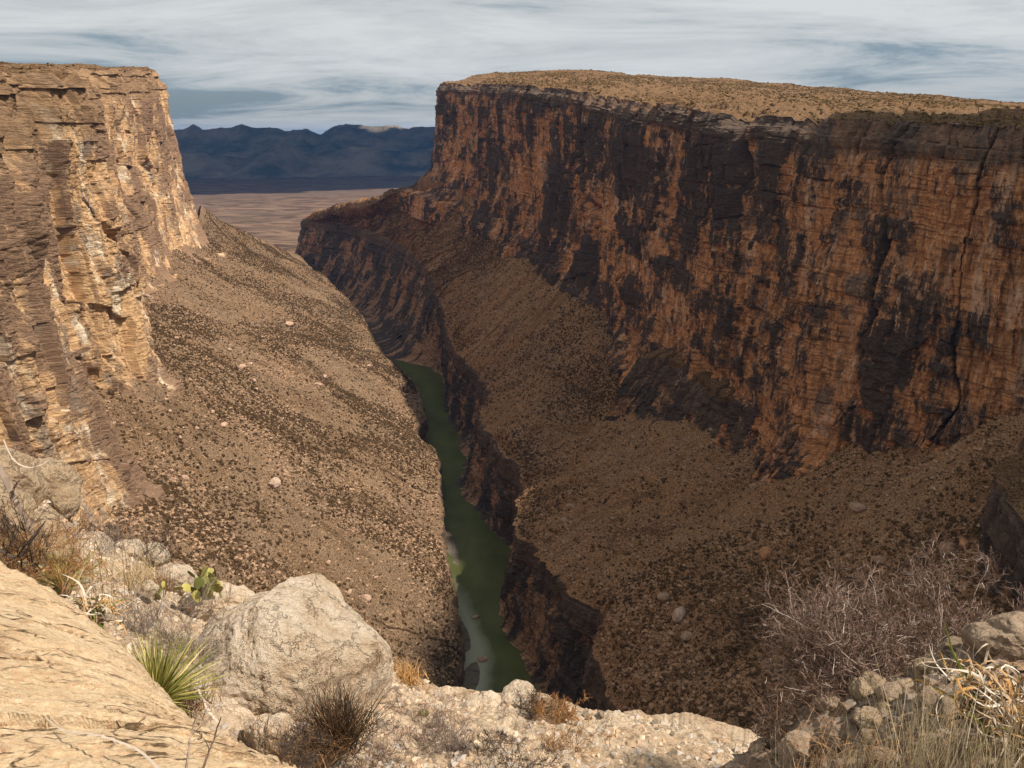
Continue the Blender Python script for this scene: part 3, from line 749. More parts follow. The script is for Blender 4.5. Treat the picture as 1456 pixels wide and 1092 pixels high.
# ------------------------------------------------------------------ the near rim
M_SLAB = rock_mat('slab_stone', (0.76, 0.575, 0.375), (0.66, 0.46, 0.275), (0.42, 0.27, 0.16), 1.0, 0.8, (1.2, 2.0, 1.2), 0.9, 'grain', True)
M_CREAM = rock_mat('cream_stone', (0.74, 0.60, 0.455), (0.56, 0.40, 0.26), (0.34, 0.215, 0.125), 1.0, 0.22, (1, 1, 1), 1.1)
M_WHITE = rock_mat('white_stone', (0.58, 0.475, 0.36), (0.42, 0.32, 0.225), (0.24, 0.165, 0.11), 1.8, 0.35, (1, 1, 1), 1.1)
M_BIG = rock_mat('stained_cream_stone', (0.78, 0.645, 0.50), (0.58, 0.42, 0.275), (0.32, 0.205, 0.12), 0.75, 0.3, (1, 1, 1), 1.3)
M_TAN = rock_mat('tan_stone', (0.52, 0.39, 0.26), (0.38, 0.265, 0.165), (0.2, 0.13, 0.08), 1.0, 0.4, (1, 1, 1), 1.2)
M_PILE = rock_mat('grey_stone', (0.33, 0.245, 0.175), (0.21, 0.145, 0.10), (0.11, 0.075, 0.05), 1.8, 0.4)
M_SOIL = rock_mat('rim_gravel', (0.56, 0.44, 0.32), (0.40, 0.28, 0.18), (0.26, 0.16, 0.09), 1.3, 0.4, (1, 1, 1), 1.0)
def patch(ctrl, nu, nv, drop, seed, amp, name=None, mat=None, steps=0.0):
    """ground through rows of sighted points, near edge to brow, then over the brow and down"""
    C = np.array([[at(*p) for p in col] for col in ctrl])            # (cols, rows, 3)
    tu = np.linspace(0, C.shape[0] - 1, nu); tv = np.linspace(0, C.shape[1] - 1, nv)
    A = np.stack([crom(C[:, j], tu) for j in range(C.shape[1])])        # rows, nu, 3
    G = np.stack([crom(A[:, i], tv) for i in range(nu)], 1)             # nv, nu, 3
    X, Y = G[..., 0], G[..., 1]
    dz = amp * (1.1 * fbm(X / 1.3, Y / 1.3, 4, seed) + 0.45 * fbm(X / 0.32, Y / 0.32, 3, seed + 2) + 0.16 * fbm(X / 0.08, Y / 0.08, 3, seed + 4))
    if steps:
        q_ = fbm(X / 0.9, Y / 0.5, 3, seed + 6); dz = dz + steps * (np.floor(q_ * 3) / 3)
    G[..., 2] += dz
    last = G[-1]; e = last[:, :2] / np.linalg.norm(last[:, :2], axis=1)[:, None]
    ex = []
    for dd, dh in drop:
        R_ = last.copy(); R_[:, :2] += e * dd; R_[:, 2] -= dh
        k = 1 + dh * 0.4
        R_[:, :2] += e * (0.25 * k * fbm(last[:, 0] / 1.2, last[:, 0] * 0 + dh, 3, seed + 8))[:, None]
        ex.append(R_)
    G2 = np.concatenate([G, np.array(ex)])
    if name:
        return G, link(name, np_mesh(name, G2.reshape(-1, 3), grid_faces(G2.shape[0], nu)), mat)
    return G
DROP = [(0.05, 0.06), (0.12, 0.25), (0.2, 0.6), (0.4, 1.6), (0.9, 4), (1.6, 9), (3.0, 22), (6, 50), (12, 110)]
ctrl = [
    [(-420, 1150, 4.2), (-420, 1000, 5.2), (-420, 850, 6.2), (-420, 700, 7.6), (-420, 560, 8.6)],
    [(-200, 1150, 4.5), (-200, 1000, 5.5), (-200, 850, 6.5), (-200, 730, 7.8), (-200, 610, 9)],
    [(0, 1150, 5.0), (0, 1000, 5.8), (0, 880, 6.4), (0, 770, 7.6), (0, 668, 9)],
    [(130, 1150, 5.2), (130, 1010, 5.9), (130, 900, 6.8), (130, 820, 8.3), (130, 766, 9.8)],
    [(250, 1150, 5.5), (250, 1050, 6.1), (250, 950, 6.9), (250, 880, 8.5), (250, 828, 10.4)],
    [(400, 1150, 5.7), (400, 1080, 6.2), (400, 1000, 7.2), (400, 920, 8.6), (400, 872, 10)],
    [(560, 1150, 5.9), (560, 1090, 6.3), (560, 1050, 7), (560, 990, 8.2), (560, 948, 9.3)],
    [(700, 1160, 5.9), (700, 1105, 6.3), (700, 1065, 7.1), (700, 1025, 8.1), (700, 992, 9.1)],
    [(860, 1180, 5.9), (860, 1120, 6.3), (860, 1080, 6.9), (860, 1045, 7.7), (860, 1014, 8.6)],
    [(1050, 1200, 5.6), (1050, 1150, 6), (1050, 1115, 6.6), (1050, 1085, 7.2), (1050, 1064, 7.9)],
    [(1240, 1240, 5.4), (1240, 1200, 5.8), (1240, 1170, 6.3), (1240, 1145, 6.8), (1240, 1125, 7.4)],
]
Gm, o = patch(ctrl, 1000, 420, DROP, 1201, 0.13, 'rim_ground', M_SOIL)
tag(o, kind='structure')
ctrl = [
    [(930, 1300, 5), (930, 1270, 5.2), (930, 1240, 5.3), (930, 1200, 5.5), (930, 1170, 5.8)],
    [(1070, 1220, 4.6), (1070, 1170, 4.9), (1070, 1130, 5.1), (1070, 1100, 5.3), (1070, 1070, 5.7)],
    [(1180, 1200, 4.2), (1180, 1130, 4.6), (1180, 1085, 4.9), (1180, 1045, 5.2), (1180, 1012, 5.6)],
    [(1300, 1200, 3.5), (1300, 1120, 3.9), (1300, 1055, 4.4), (1300, 1000, 4.9), (1300, 955, 5.5)],
    [(1456, 1200, 2.7), (1456, 1100, 3.2), (1456, 1015, 3.9), (1456, 950, 4.5), (1456, 900, 5.2)],
    [(1700, 1200, 2.2), (1700, 1080, 2.8), (1700, 980, 3.5), (1700, 910, 4.2), (1700, 860, 5)],
    [(2100, 1200, 1.8), (2100, 1080, 2.3), (2100, 980, 3.0), (2100, 910, 3.8), (2100, 850, 4.7)],
    [(2800, 1200, 1.4), (2800, 1080, 1.9), (2800, 980, 2.5), (2800, 900, 3.3), (2800, 840, 4.2)],
]
Gp, o = patch(ctrl, 760, 360, DROP, 1301, 0.16, 'rim_terrace', M_PILE, 0.05)
tag(o, kind='structure')

# the sloping slab at the photographer's feet
edge = [(-200, 660, 5.4), (-60, 756, 4.9), (0, 800, 4.6), (60, 836, 4.3), (150, 905, 3.9), (200, 958, 3.6), (250, 1012, 3.3), (330, 1062, 2.95), (420, 1095, 2.65), (540, 1135, 2.35)]
near = [(-700, 1100, 1.9), (-560, 1150, 1.8), (-420, 1180, 1.7), (-300, 1210, 1.65), (-150, 1240, 1.6), (0, 1260, 1.55), (120, 1270, 1.5), (260, 1280, 1.5), (400, 1290, 1.5), (540, 1290, 1.5)]
nu, nv = 620, 620
E = crom([at(*p) for p in edge], np.linspace(0, 9, nu)); Nn = crom([at(*p) for p in near], np.linspace(0, 9, nu))
w = np.linspace(0, 1, nv)[:, None, None]
G = Nn * (1 - w) + E * w
G[..., 2] += 0.10 * np.sin(np.pi * w[..., 0])
X, Y = G[..., 0], G[..., 1]
U_ = X * 0.82 + Y * 0.57; W_ = -X * 0.57 + Y * 0.82      # the grain runs down to the right
fr = np.abs(fbm(U_ / 1.0, W_ / 0.13, 4, 1401))
pit = fbm(U_ / 0.20, W_ / 0.035, 3, 1405)
G[..., 2] += 0.045 * fbm(X / 0.9, Y / 0.9, 3, 1407) + 0.02 * np.clip(fr * 4, 0, 1) - 0.012 * sstep(0.35, 0.7, pit) + 0.014 * fbm(X / 0.11, Y / 0.11, 4, 1409, 0.65)
lay = fbm(U_ / 2.2, W_ / 0.55, 3, 1411); G[..., 2] -= 0.05 * sstep(0.02, 0.06, lay) * sstep(2.9, 2.4, Y + 0.15 * X)
last = G[-1].copy(); e = (E - Nn)[:, :2]; e /= np.linalg.norm(e, axis=1)[:, None]
ex = []
for dd, dh in ((0.03, 0.015), (0.07, 0.05), (0.11, 0.12), (0.15, 0.25), (0.17, 0.5), (0.15, 1.0), (0.1, 1.8), (0.0, 3.0)):
    R_ = last.copy(); R_[:, :2] += e * dd; R_[:, 2] -= dh; ex.append(R_)
G = np.concatenate([G, np.array(ex)])
GU = G[..., 0] * 0.82 + G[..., 1] * 0.57; GW = -G[..., 0] * 0.57 + G[..., 1] * 0.82
o = link('rock_slab', np_mesh('rock_slab', G.reshape(-1, 3), grid_faces(G.shape[0], nu), {'grain': np.stack([GU, GW, G[..., 2]], -1).reshape(-1, 3)}), M_SLAB)
tag(o, 'broad pale tan rock slab sloping down across the lower left corner, scored by dark cracks', 'rock slab')

def shaped_boulder(name, outline, D, depthr, seed, mat, lab, sub=6, k=5, rough=0.035, cat='boulder', sink=0.0):
    """a boulder of real depth whose outline, seen from the rim, runs through the listed points"""
    P = np.array(outline, float); c = P.mean(0)
    C = at(c[0], c[1], D); dep = C[1] * CT - C[2] * ST
    th = np.arctan2(-(P[:, 1] - c[1]), P[:, 0] - c[0]); R_ = np.hypot(P[:, 0] - c[0], P[:, 1] - c[1]) * dep / F
    o_ = np.argsort(th); th, R_ = th[o_], R_[o_]
    V, Fc = ICO[sub]
    r = np.random.default_rng(seed)
    V = faceted(V, r, k, 0.7, 0.93)
    L = np.linalg.norm(V, axis=1)
    a, b_, cc = V.T
    ang = np.arctan2(b_, a)
    RR = np.interp(ang, np.r_[th - 2 * np.pi, th, th + 2 * np.pi], np.r_[R_, R_, R_])
    RR = RR / 0.95
    pr = np.hypot(a, b_)
    bi = ((ang + np.pi) / (2 * np.pi) * 48).astype(int) % 48; pm = np.zeros(48); np.maximum.at(pm, bi, pr)
    pm = (np.roll(pm, 1) + pm + np.roll(pm, -1)) / 3; bc = (np.arange(-1, 49) + 0.5) / 48 * 2 * np.pi - np.pi
    RR = RR * 0.97 / np.interp(ang, bc, np.r_[pm[-1], pm, pm[0]])
    # keep the outline where the body is widest, facets inside it
    lat = np.clip(np.abs(cc), 0, 1)
    scale = np.where(pr > 0, 1, 1)
    nn = 1 + rough * (1.6 * n3(V, 1.5, seed) + 0.8 * n3(V, 5, seed + 2) + 0.4 * n3(V, 15, seed + 4) + 0.22 * n3(V, 40, seed + 6) + (0.5 * (ridge(V[:, 0] * 3 + V[:, 2], V[:, 1] * 3 - V[:, 2], 3, seed + 8) - 0.4)))
    up = np.array([0, ST, CT]); fw = np.array([0, CT, -ST]); rt = np.array([1, 0, 0])
    W_ = (rt * (a * RR * scale)[:, None] + up * (b_ * RR * scale)[:, None] + fw * (cc * depthr)[:, None]) * nn[:, None]
    o = link(name, np_mesh(name, W_, Fc), mat); o.location = C
    tag(o, lab, cat)
    return o
shaped_boulder('boulder', [(268, 930), (285, 893), (330, 868), (375, 848), (402, 832), (440, 838), (480, 868), (520, 897), (548, 925), (556, 960), (545, 1010), (515, 1050), (450, 1045), (400, 1022), (340, 1004), (292, 985), (272, 960)],
               8.0, 1.15, 1501, M_BIG, 'huge rounded cream boulder with a brown stained face, beside the spiky green plant', k=5, rough=0.06)
rocks = [
    ([(262, 845), (285, 832), (305, 830), (330, 838), (362, 848), (380, 870), (360, 890), (310, 890), (270, 880)], 9.6, 0.6, M_CREAM, 'low cream rock joining the left shoulder of the huge boulder'),
    ([(225, 812), (240, 802), (262, 806), (280, 824), (276, 842), (245, 846), (228, 836)], 10.0, 0.35, M_WHITE, 'white rock just left of the prickly pear'),
    ([(202, 780), (215, 772), (230, 780), (234, 798), (215, 806), (203, 798)], 10.6, 0.3, M_WHITE, 'small white rock, farthest on the left brow'),
    ([(168, 772), (185, 768), (198, 776), (198, 795), (180, 800), (168, 792)], 10.2, 0.3, M_WHITE, 'small white rock among the dark upright twigs'),
    ([(110, 765), (135, 760), (152, 775), (150, 800), (125, 806), (108, 790)], 9.4, 0.35, M_WHITE, 'chalky rock behind the tall dry stems'),
    ([(203, 830), (212, 824), (220, 830), (219, 846), (208, 850), (202, 842)], 8.6, 0.15, M_WHITE, 'little chalky stone above the purple-grey bush'),
    ([(-30, 690), (0, 684), (40, 722), (84, 765), (112, 800), (104, 815), (60, 795), (10, 750), (-30, 720)], 6.9, 0.3, M_TAN, 'narrow tan rock fin slanting down behind the dead branch at the left edge'),
    ([(-40, 650), (-8, 634), (24, 640), (44, 662), (50, 700), (40, 725), (10, 720), (-25, 700)], 8.9, 0.5, M_TAN, 'grey-tan jointed rock at the left edge above the slanting fin'),
    ([(48, 655), (70, 648), (98, 655), (110, 690), (104, 730), (80, 745), (60, 720), (52, 690)], 9.6, 0.5, M_TAN, 'brown square-shouldered rock standing right of the jointed rock'),
    ([(286, 1002), (310, 992), (345, 1002), (362, 1018), (350, 1034), (318, 1030), (292, 1018)], 6.9, 0.22, M_CREAM, 'flat broken stone wedged under the huge boulder'),
    ([(346, 1030), (380, 1022), (420, 1032), (440, 1052), (400, 1068), (358, 1056)], 6.5, 0.25, M_CREAM, 'flat cream stone in front of the huge boulder'),
    ([(712, 985), (724, 974), (742, 970), (756, 976), (764, 992), (755, 1006), (735, 1012), (716, 1006)], 9.0, 0.3, M_WHITE, 'rounded grey-white rock on the brow above the river'),
    ([(662, 1000), (680, 992), (700, 986), (716, 1000), (727, 1018), (715, 1030), (680, 1030), (664, 1018)], 8.5, 0.35, M_CREAM, 'pointed tan rock left of the rounded grey-white rock'),
    ([(556, 985), (566, 977), (578, 980), (582, 992), (570, 998), (558, 995)], 8.4, 0.12, M_PILE, 'small grey stone at the right foot of the huge boulder'),
    ([(600, 1010), (630, 1002), (650, 1015), (648, 1030), (620, 1034), (602, 1026)], 8.0, 0.2, M_CREAM, 'tan rock beside the two dull cactus pads'),
    ([(665, 1058), (700, 1048), (740, 1050), (752, 1062), (720, 1070), (680, 1068)], 7.3, 0.3, M_CREAM, 'low flat-topped tan ledge stone in the gravel'),
    ([(672, 1066), (680, 1062), (685, 1070), (678, 1077), (671, 1073)], 7.0, 0.05, M_WHITE, 'egg-sized white pebble in front of the flat-topped ledge stone'),
    ([(1208, 980), (1226, 962), (1252, 958), (1262, 970), (1250, 990), (1225, 1000), (1210, 996)], 5.4, 0.16, M_TAN, 'pale wedge-shaped rock under the bare twiggy bush'),
    ([(1250, 985), (1275, 970), (1310, 972), (1318, 1000), (1300, 1018), (1262, 1016)], 5.1, 0.2, M_PILE, 'grey rough rock right of the pale wedge-shaped rock'),
    ([(1300, 945), (1325, 932), (1350, 936), (1362, 960), (1345, 985), (1312, 980)], 5.2, 0.2, M_TAN, 'pale crumbly rock between the bush and the curled dry leaves'),
    ([(1380, 905), (1410, 888), (1470, 878), (1500, 900), (1490, 940), (1430, 945), (1390, 930)], 5.0, 0.3, M_PILE, 'layered grey rock at the right edge behind the curled dry leaves'),
    ([(1215, 1025), (1250, 1012), (1295, 1010), (1310, 1030), (1290, 1052), (1240, 1052)], 4.9, 0.22, M_TAN, 'flat pale rock behind the straw stalks'),
    ([(1175, 1040), (1192, 1028), (1210, 1034), (1212, 1054), (1195, 1062), (1176, 1056)], 5.0, 0.12, M_PILE, 'brown rock left of the flat pale rock'),
    ([(1110, 1060), (1130, 1045), (1155, 1050), (1160, 1075), (1140, 1088), (1112, 1082)], 5.1, 0.15, M_PILE, 'dull brown rock at the lower left of the stone heap'),
    ([(1165, 1000), (1182, 992), (1198, 1000), (1195, 1016), (1175, 1020)], 5.4, 0.1, M_PILE, 'small brown stone at the top left of the stone heap'),
]
for i, (ol, D, dr, m, lab) in enumerate(rocks):
    shaped_boulder('rock', ol, D, dr, 1520 + i * 7, m, lab, sub=5, k=26, rough=0.085, cat='rock')

# gravel and small stones on the near ground
def gravel(G, n, lo, hi, mats, seed, dens=None, vlo=0.0):
    r = np.random.default_rng(seed)
    nv, nu, _ = G.shape
    i = (r.random(n) ** 0.9 * (nv - 1) * (1 - vlo) + vlo * (nv - 1)).astype(int); j = (r.random(n) * (nu - 1)).astype(int)
    P = G[i, j]
    size = lo + (hi - lo) * r.random(n) ** 5
    for q, m in enumerate(mats):
        k = np.arange(n) % len(mats) == q
        VV, FF = scatter_mesh(P[k], size[k], SV * np.array([1, 1, 0.8]), SF, r, 0.3)
        tag(link('gravel', np_mesh('gravel', VV, FF), m), kind='stuff')
plain = lambda nme, c: (lambda m: (m[2].inputs['Base Color'].__setattr__('default_value', (*c, 1)), m[0])[1])(mat_new(nme, 0.9, 0.15))
PEB = [leaf_mat('pebble_cream', (0.40, 0.30, 0.21), (0.62, 0.50, 0.37)), leaf_mat('pebble_tan', (0.36, 0.24, 0.15), (0.52, 0.38, 0.26)), leaf_mat('pebble_grey', (0.32, 0.27, 0.23), (0.5, 0.44, 0.38))]
gravel(Gm, 15000, 0.002, 0.06, PEB, 1601)
gravel(Gp, 40000, 0.008, 0.075, [leaf_mat('heap_stone_grey', (0.2, 0.155, 0.12), (0.34, 0.27, 0.21)), leaf_mat('heap_stone_brown', (0.18, 0.12, 0.08), (0.30, 0.2, 0.14))], 1603)

cob = [rock_mesh((1.1, 0.85, 0.65), 1700 + i, 4, 14, 0.08) for i in range(6)]
for G_, m_, n_, lo, hi, lab, grp, sd in ((Gp, M_PILE, 75, 0.05, 0.13, 'rough brown-grey cobble in the stone heap under the twiggy bush', 'cobbles of the stone heap', 5),
                                 (Gm, M_WHITE, 60, 0.025, 0.07, 'small pale stone lying loose on the sunlit gravel brow', 'loose stones on the gravel brow', 6)):
    r = np.random.default_rng(sd); mes = [np_mesh('cobble', a, f) for a, f in cob]
    for q in mes: q.materials.append(m_)
    k = 0
    while k < n_:
        P = G_[int(r.integers(G_.shape[0] * 0.25, G_.shape[0])), int(r.integers(0, G_.shape[1]))]
        u, w_, _ = proj(P)
        if not (0 < u < 1456 and w_ < 1100) or (G_ is Gp and (u > 1360 or u < 1070)) or (G_ is Gm and u < 440): continue
        s_ = lo + (hi - lo) * r.random() ** 2
        o = bpy.data.objects.new('cobble', mes[k % 6]); COL.objects.link(o)
        o.location = P + np.array([0, 0, 0.25 * s_]); o.scale = (s_,) * 3; o.rotation_euler = (r.uniform(-.5, .5), r.uniform(-.5, .5), r.uniform(0, 6.28))
        tag(o, lab, 'stone', grp); k += 1

# ------------------------------------------------------------------ plants of the near rim
def tint_mat(name, stops, rough=0.7, spec=0.25, trans=0.0):
    m, t, b = mat_new(name, rough, spec)
    a = attr_vec(t, 'tint').outputs['Fac']
    t.links.new(ramp(t, a, stops), b.inputs['Base Color'])
    return m
class Acc:
    def __init__(s): s.V = []; s.F = []; s.T = []; s.n = 0
    def tube(s, pts, rads, tint):
        pts = np.asarray(pts, float); k = len(pts)
        T = np.gradient(pts, axis=0); T /= np.linalg.norm(T, axis=1)[:, None] + 1e-9
        ref = np.array([0.31, 0.22, 0.92]) if abs(T[0, 2]) < 0.85 else np.array([0.95, 0.2, 0.1])
        A = np.cross(T, ref); A /= np.linalg.norm(A, axis=1)[:, None] + 1e-9
        B = np.cross(T, A)
        for q in range(3):
            c, s_ = math.cos(q * 2.094), math.sin(q * 2.094)
            s.V.append(pts + (A * c + B * s_) * np.asarray(rads)[:, None])
        b = s.n
        for q in range(3):
            p = (q + 1) % 3
            i = np.arange(k - 1)
            s.F.append(np.stack([b + q * k + i, b + p * k + i, b + p * k + i + 1, b + q * k + i + 1], 1))
        s.T.append(np.full(3 * k, tint)); s.n += 3 * k
    def ribbon(s, pts, widths, side, tint, fold=0.25):
        """a leaf blade with a raised middle-fold"""
        pts = np.asarray(pts, float); k = len(pts); w = np.asarray(widths)[:, None]
        T = np.gradient(pts, axis=0); T /= np.linalg.norm(T, axis=1)[:, None] + 1e-9
        sd = side - T * (T @ side)[:, None]; sd /= np.linalg.norm(sd, axis=1)[:, None] + 1e-9
        nn = np.cross(T, sd)
        s.V += [pts - sd * w + nn * w * fold, pts, pts + sd * w + nn * w * fold]
        b = s.n; i = np.arange(k - 1)
        for q in (0, 1):
            s.F.append(np.stack([b + q * k + i, b + (q + 1) * k + i, b + (q + 1) * k + i + 1, b + q * k + i + 1], 1))
        s.T.append(np.full(3 * k, tint)); s.n += 3 * k
    def build(s, name, mat, parent=None):
        V = np.concatenate(s.V); Fc = np.concatenate(s.F)
        return link(name, np_mesh(name, V, Fc, {'tint': np.concatenate(s.T)}, False), mat, parent)
def root(name, px, py, D, label, cat, group=None, lift=0.0):
    o = bpy.data.objects.new(name, None); COL.objects.link(o)
    p = at(px, py, D); o.location = p + np.array([0, 0, lift]); o.empty_display_size = 0.2
    tag(o, label, cat, group); return o
def unit(v): return v / (np.linalg.norm(v) + 1e-9)

M_TWIG_RED = tint_mat('reddish_twig', [(0.0, (0.06, 0.035, 0.026)), (0.45, (0.22, 0.135, 0.10)), (0.75, (0.40, 0.28, 0.22)), (1.0, (0.70, 0.60, 0.52))])
M_TWIG_GREY = tint_mat('grey_twig', [(0.0, (0.10, 0.075, 0.06)), (0.5, (0.23, 0.175, 0.145)), (1.0, (0.40, 0.32, 0.27))])
M_TWIG_DARK = tint_mat('dark_twig', [(0.0, (0.03, 0.022, 0.018)), (0.6, (0.09, 0.06, 0.045)), (1.0, (0.22, 0.14, 0.09))])
M_TWIG_ORANGE = tint_mat('orange_twig', [(0.0, (0.16, 0.07, 0.03)), (0.5, (0.34, 0.17, 0.06)), (1.0, (0.55, 0.33, 0.13))])
M_WOOD = tint_mat('dead_wood', [(0.0, (0.20, 0.14, 0.11)), (1.0, (0.55, 0.46, 0.38))])
M_SOTOL = tint_mat('green_blade', [(0.0, (0.055, 0.065, 0.012)), (0.4, (0.15, 0.165, 0.03)), (0.75, (0.30, 0.28, 0.06)), (1.0, (0.60, 0.50, 0.18))], 0.5, 0.35)
M_CURL = tint_mat('dry_blade', [(0.0, (0.62, 0.55, 0.45)), (0.45, (0.38, 0.30, 0.22)), (0.7, (0.46, 0.24, 0.07)), (0.9, (0.30, 0.17, 0.06)), (1.0, (0.16, 0.19, 0.03))], 0.6, 0.3)
M_STRAW = tint_mat('straw', [(0.0, (0.30, 0.20, 0.10)), (0.5, (0.50, 0.38, 0.20)), (1.0, (0.66, 0.56, 0.38))], 0.6, 0.3)
M_DGRASS = tint_mat('dark_grass', [(0.0, (0.02, 0.016, 0.012)), (0.5, (0.06, 0.04, 0.025)), (0.8, (0.20, 0.10, 0.045)), (1.0, (0.40, 0.22, 0.10))], 0.7, 0.2)

def grow(acc_s, acc_t, p, d, L, rad, depth, r, spread, up, droop, tintf, twist=0.35):
    k = 6; pts = [p]; q = np.array(d); pos = np.array(p)
    for i in range(k - 1):
        q = unit(q + r.normal(size=3) * twist * 0.5 + np.array([0, 0, up]) * 0.12)
        pos = pos + q * L / (k - 1); pts.append(pos)
    rr = np.linspace(rad, rad * 0.55, k)
    (acc_s if depth >= 2 else acc_t).tube(pts, rr, tintf(depth, r))
    if depth == 0: return
    n = int(r.integers(3, 6))
    for j in range(n):
        i = int(r.integers(1, k)); b = pts[i]
        base_d = unit(pts[i] - pts[i - 1])
        nd = unit(base_d + r.normal(size=3) * spread)
        grow(acc_s, acc_t, b, nd, L * r.uniform(0.42, 0.75), max(rad * 0.58, 0.0017), depth - 1, r, spread, up, droop, tintf, twist)
def bush(px, py, D, label, mat, seed, stems=14, L=0.45, rad=0.007, depth=3, lean=(0, 0), flat=0.8, spread=0.55, name='bush', minr=None, group=None, spreadxy=0.1, cat='bush', up=0.3):
    r = np.random.default_rng(seed); o = root(name, px, py, D, label, cat, group, -0.03)
    a, t = Acc(), Acc()
    tf = lambda d, r: float(np.clip((0.25 if d < 2 else 0.45) + r.normal() * 0.30 + (0.1 if d == 0 else 0), 0, 1))
    for i in range(stems):
        th = r.uniform(0, 6.283); el = r.uniform(0.15, 1.4)
        d = np.array([math.cos(th) * math.cos(el) + lean[0], math.sin(th) * math.cos(el) + lean[1], math.sin(el) * flat])
        grow(a, t, np.array([r.normal() * spreadxy, r.normal() * spreadxy, 0.0]), unit(d), L * r.uniform(0.6, 1.15), rad * r.uniform(0.6, 1.2), depth, r, spread, up, 0, tf)
    if a.n: a.build('branches', mat, o)
    t.build('twigs', mat, o)
    return o
def rosette(px, py, D, label, seed, n=170, L=0.7, w=0.006, mat=M_SOTOL, el=(0.1, 1.45), az=None, droop=0.25, curl=0.0, name='sotol_plant', tint=(0.5, 0.28), rb=0.05, cat='plant', wj=0.3, lean=(0, 0, 0), parts=True, group=None, k=9):
    r = np.random.default_rng(seed); o = root(name, px, py, D, label, cat, group)
    a = Acc()
    for i in range(n):
        th = r.uniform(*az) if az else r.uniform(0, 6.283)
        e = r.uniform(*el)
        d = unit(np.array([math.cos(th) * math.cos(e), math.sin(th) * math.cos(e), math.sin(e)]) + np.array(lean))
        ln = L * r.uniform(0.65, 1.12)
        pts = [d * rb * r.uniform(0.2, 1)]; q = d.copy()
        cu = curl * r.uniform(0.3, 1.3); ax = unit(np.cross(d, np.array([0, 0, 1.0])) + r.normal(size=3) * 0.5)
        for s_ in range(k - 1):
            q = unit(q + np.array([0, 0, -droop * 0.25]) + r.normal(size=3) * (0.03 + 0.06 * curl))
            if cu:
                an = cu * (0.35 + s_ * 0.12); c, s2 = math.cos(an * 0.5), math.sin(an * 0.5)
                q = unit(q * c + np.cross(ax, q) * s2 + ax * (ax @ q) * (1 - c))
            pts.append(pts[-1] + q * ln / (k - 1))
        tt = np.linspace(0, 1, k)
        a.ribbon(pts, w * r.uniform(1 - wj, 1 + wj) * (1 - tt ** 2.2 * 0.92), unit(np.cross(d, r.normal(size=3) * 0.4 + np.array([0, 0, 1.0]))), float(np.clip(r.normal(*tint), 0, 1)))
    a.build('leaves', mat, o)
    if parts:
        V, Fc = rock_mesh((rb * 1.6, rb * 1.6, rb * 1.6), seed, 3, 3, 0.15)
        link('stem_base', np_mesh('stem_base', V, Fc), M_STEMB, o)
    return o
M_STEMB = leaf_mat('stem_fibre', (0.09, 0.06, 0.035), (0.2, 0.14, 0.08))

def tuft(px, py, D, label, mat, seed, n=160, L=0.5, w=0.0022, spread=0.35, base=0.08, droop=0.3, tint=(0.5, 0.3), name='grass_tuft', group=None, k=7, lean=(0, 0, 0)):
    r = np.random.default_rng(seed); o = root(name, px, py, D, label, 'grass', group, -0.02)
    a = Acc()
    for i in range(n):
        d = unit(np.array([r.normal() * spread, r.normal() * spread, 1.0]) + np.array(lean))
        p = np.array([r.normal() * base, r.normal() * base, 0.0]); ln = L * r.uniform(0.4, 1.1); pts = [p]; q = d.copy()
        for s_ in range(k - 1):
            q = unit(q + np.array([d[0], d[1], -0.25]) * droop * 0.3 * r.uniform(0, 1.5) + r.normal(size=3) * 0.035); pts.append(pts[-1] + q * ln / (k - 1))
        a.ribbon(pts, w * r.uniform(0.6, 1.3) * np.linspace(1, 0.3, k), unit(np.array([r.normal(), r.normal(), 0.1])), float(np.clip(r.normal(*tint), 0, 1)), 0.4)
    me = a.build(name, mat); me.location = o.location
    lab = o['label']; bpy.data.objects.remove(o)
    tag(me, lab, 'grass', group); return me

# --- lower left
rosette(222, 1000, 6.1, 'spiky green and yellow plant fanning out beside the huge boulder', 11, n=340, L=0.68, w=0.0075, el=(0.25, 1.5), droop=0.14, lean=(0.15, 0, 0.05), tint=(0.6, 0.28))
rosette(90, 838, 6.0, 'small spiky yellow-green plant above the curled white leaves', 12, n=110, L=0.42, w=0.006, el=(0.2, 1.45), droop=0.1)
rosette(132, 885, 5.1, 'wilted plant with curled white and green strap leaves at the slab edge', 13, n=120, L=0.42, w=0.008, mat=M_CURL, el=(-0.1, 1.4), droop=0.3, curl=1.0, name='wilted_agave', tint=(0.5, 0.4), k=12)
bush(250, 935, 7.3, 'purple-grey twiggy bush behind the spiky green plant', M_TWIG_GREY, 21, stems=30, L=0.42, rad=0.005, depth=3, flat=1.0, spreadxy=0.25)
bush(196, 905, 7.4, 'thin grey bush left of the purple-grey one, above the green spikes', M_TWIG_GREY, 22, stems=20, L=0.36, rad=0.004, depth=3, flat=1.2, spreadxy=0.15)
bush(98, 790, 7.6, 'dense ash-brown bush below the square-shouldered rock', M_TWIG_GREY, 23, stems=26, L=0.34, rad=0.004, depth=3, flat=1.2, spreadxy=0.16)
bush(210, 800, 10.2, 'dark upright twigs on the far left brow', M_TWIG_DARK, 24, stems=24, L=0.42, rad=0.005, depth=2, flat=2.2, spread=0.3, spreadxy=0.3)
bush(172, 800, 10.0, 'dark sparse bush near the chalky rock', M_TWIG_DARK, 25, stems=16, L=0.45, rad=0.005, depth=2, flat=2.0, spread=0.35, spreadxy=0.15)
tuft(150, 850, 6.6, 'tall bare reddish stems in front of the chalky rock', M_DGRASS, 26, n=34, L=0.85, w=0.003, spread=0.10, base=0.16, droop=0.05, tint=(0.85, 0.12), name='dry_stalks')
bush(20, 800, 6.0, 'orange-brown bush with dark crooked branches at the left edge', M_TWIG_ORANGE, 27, stems=24, L=0.34, rad=0.005, depth=3, flat=1.0, spreadxy=0.2)
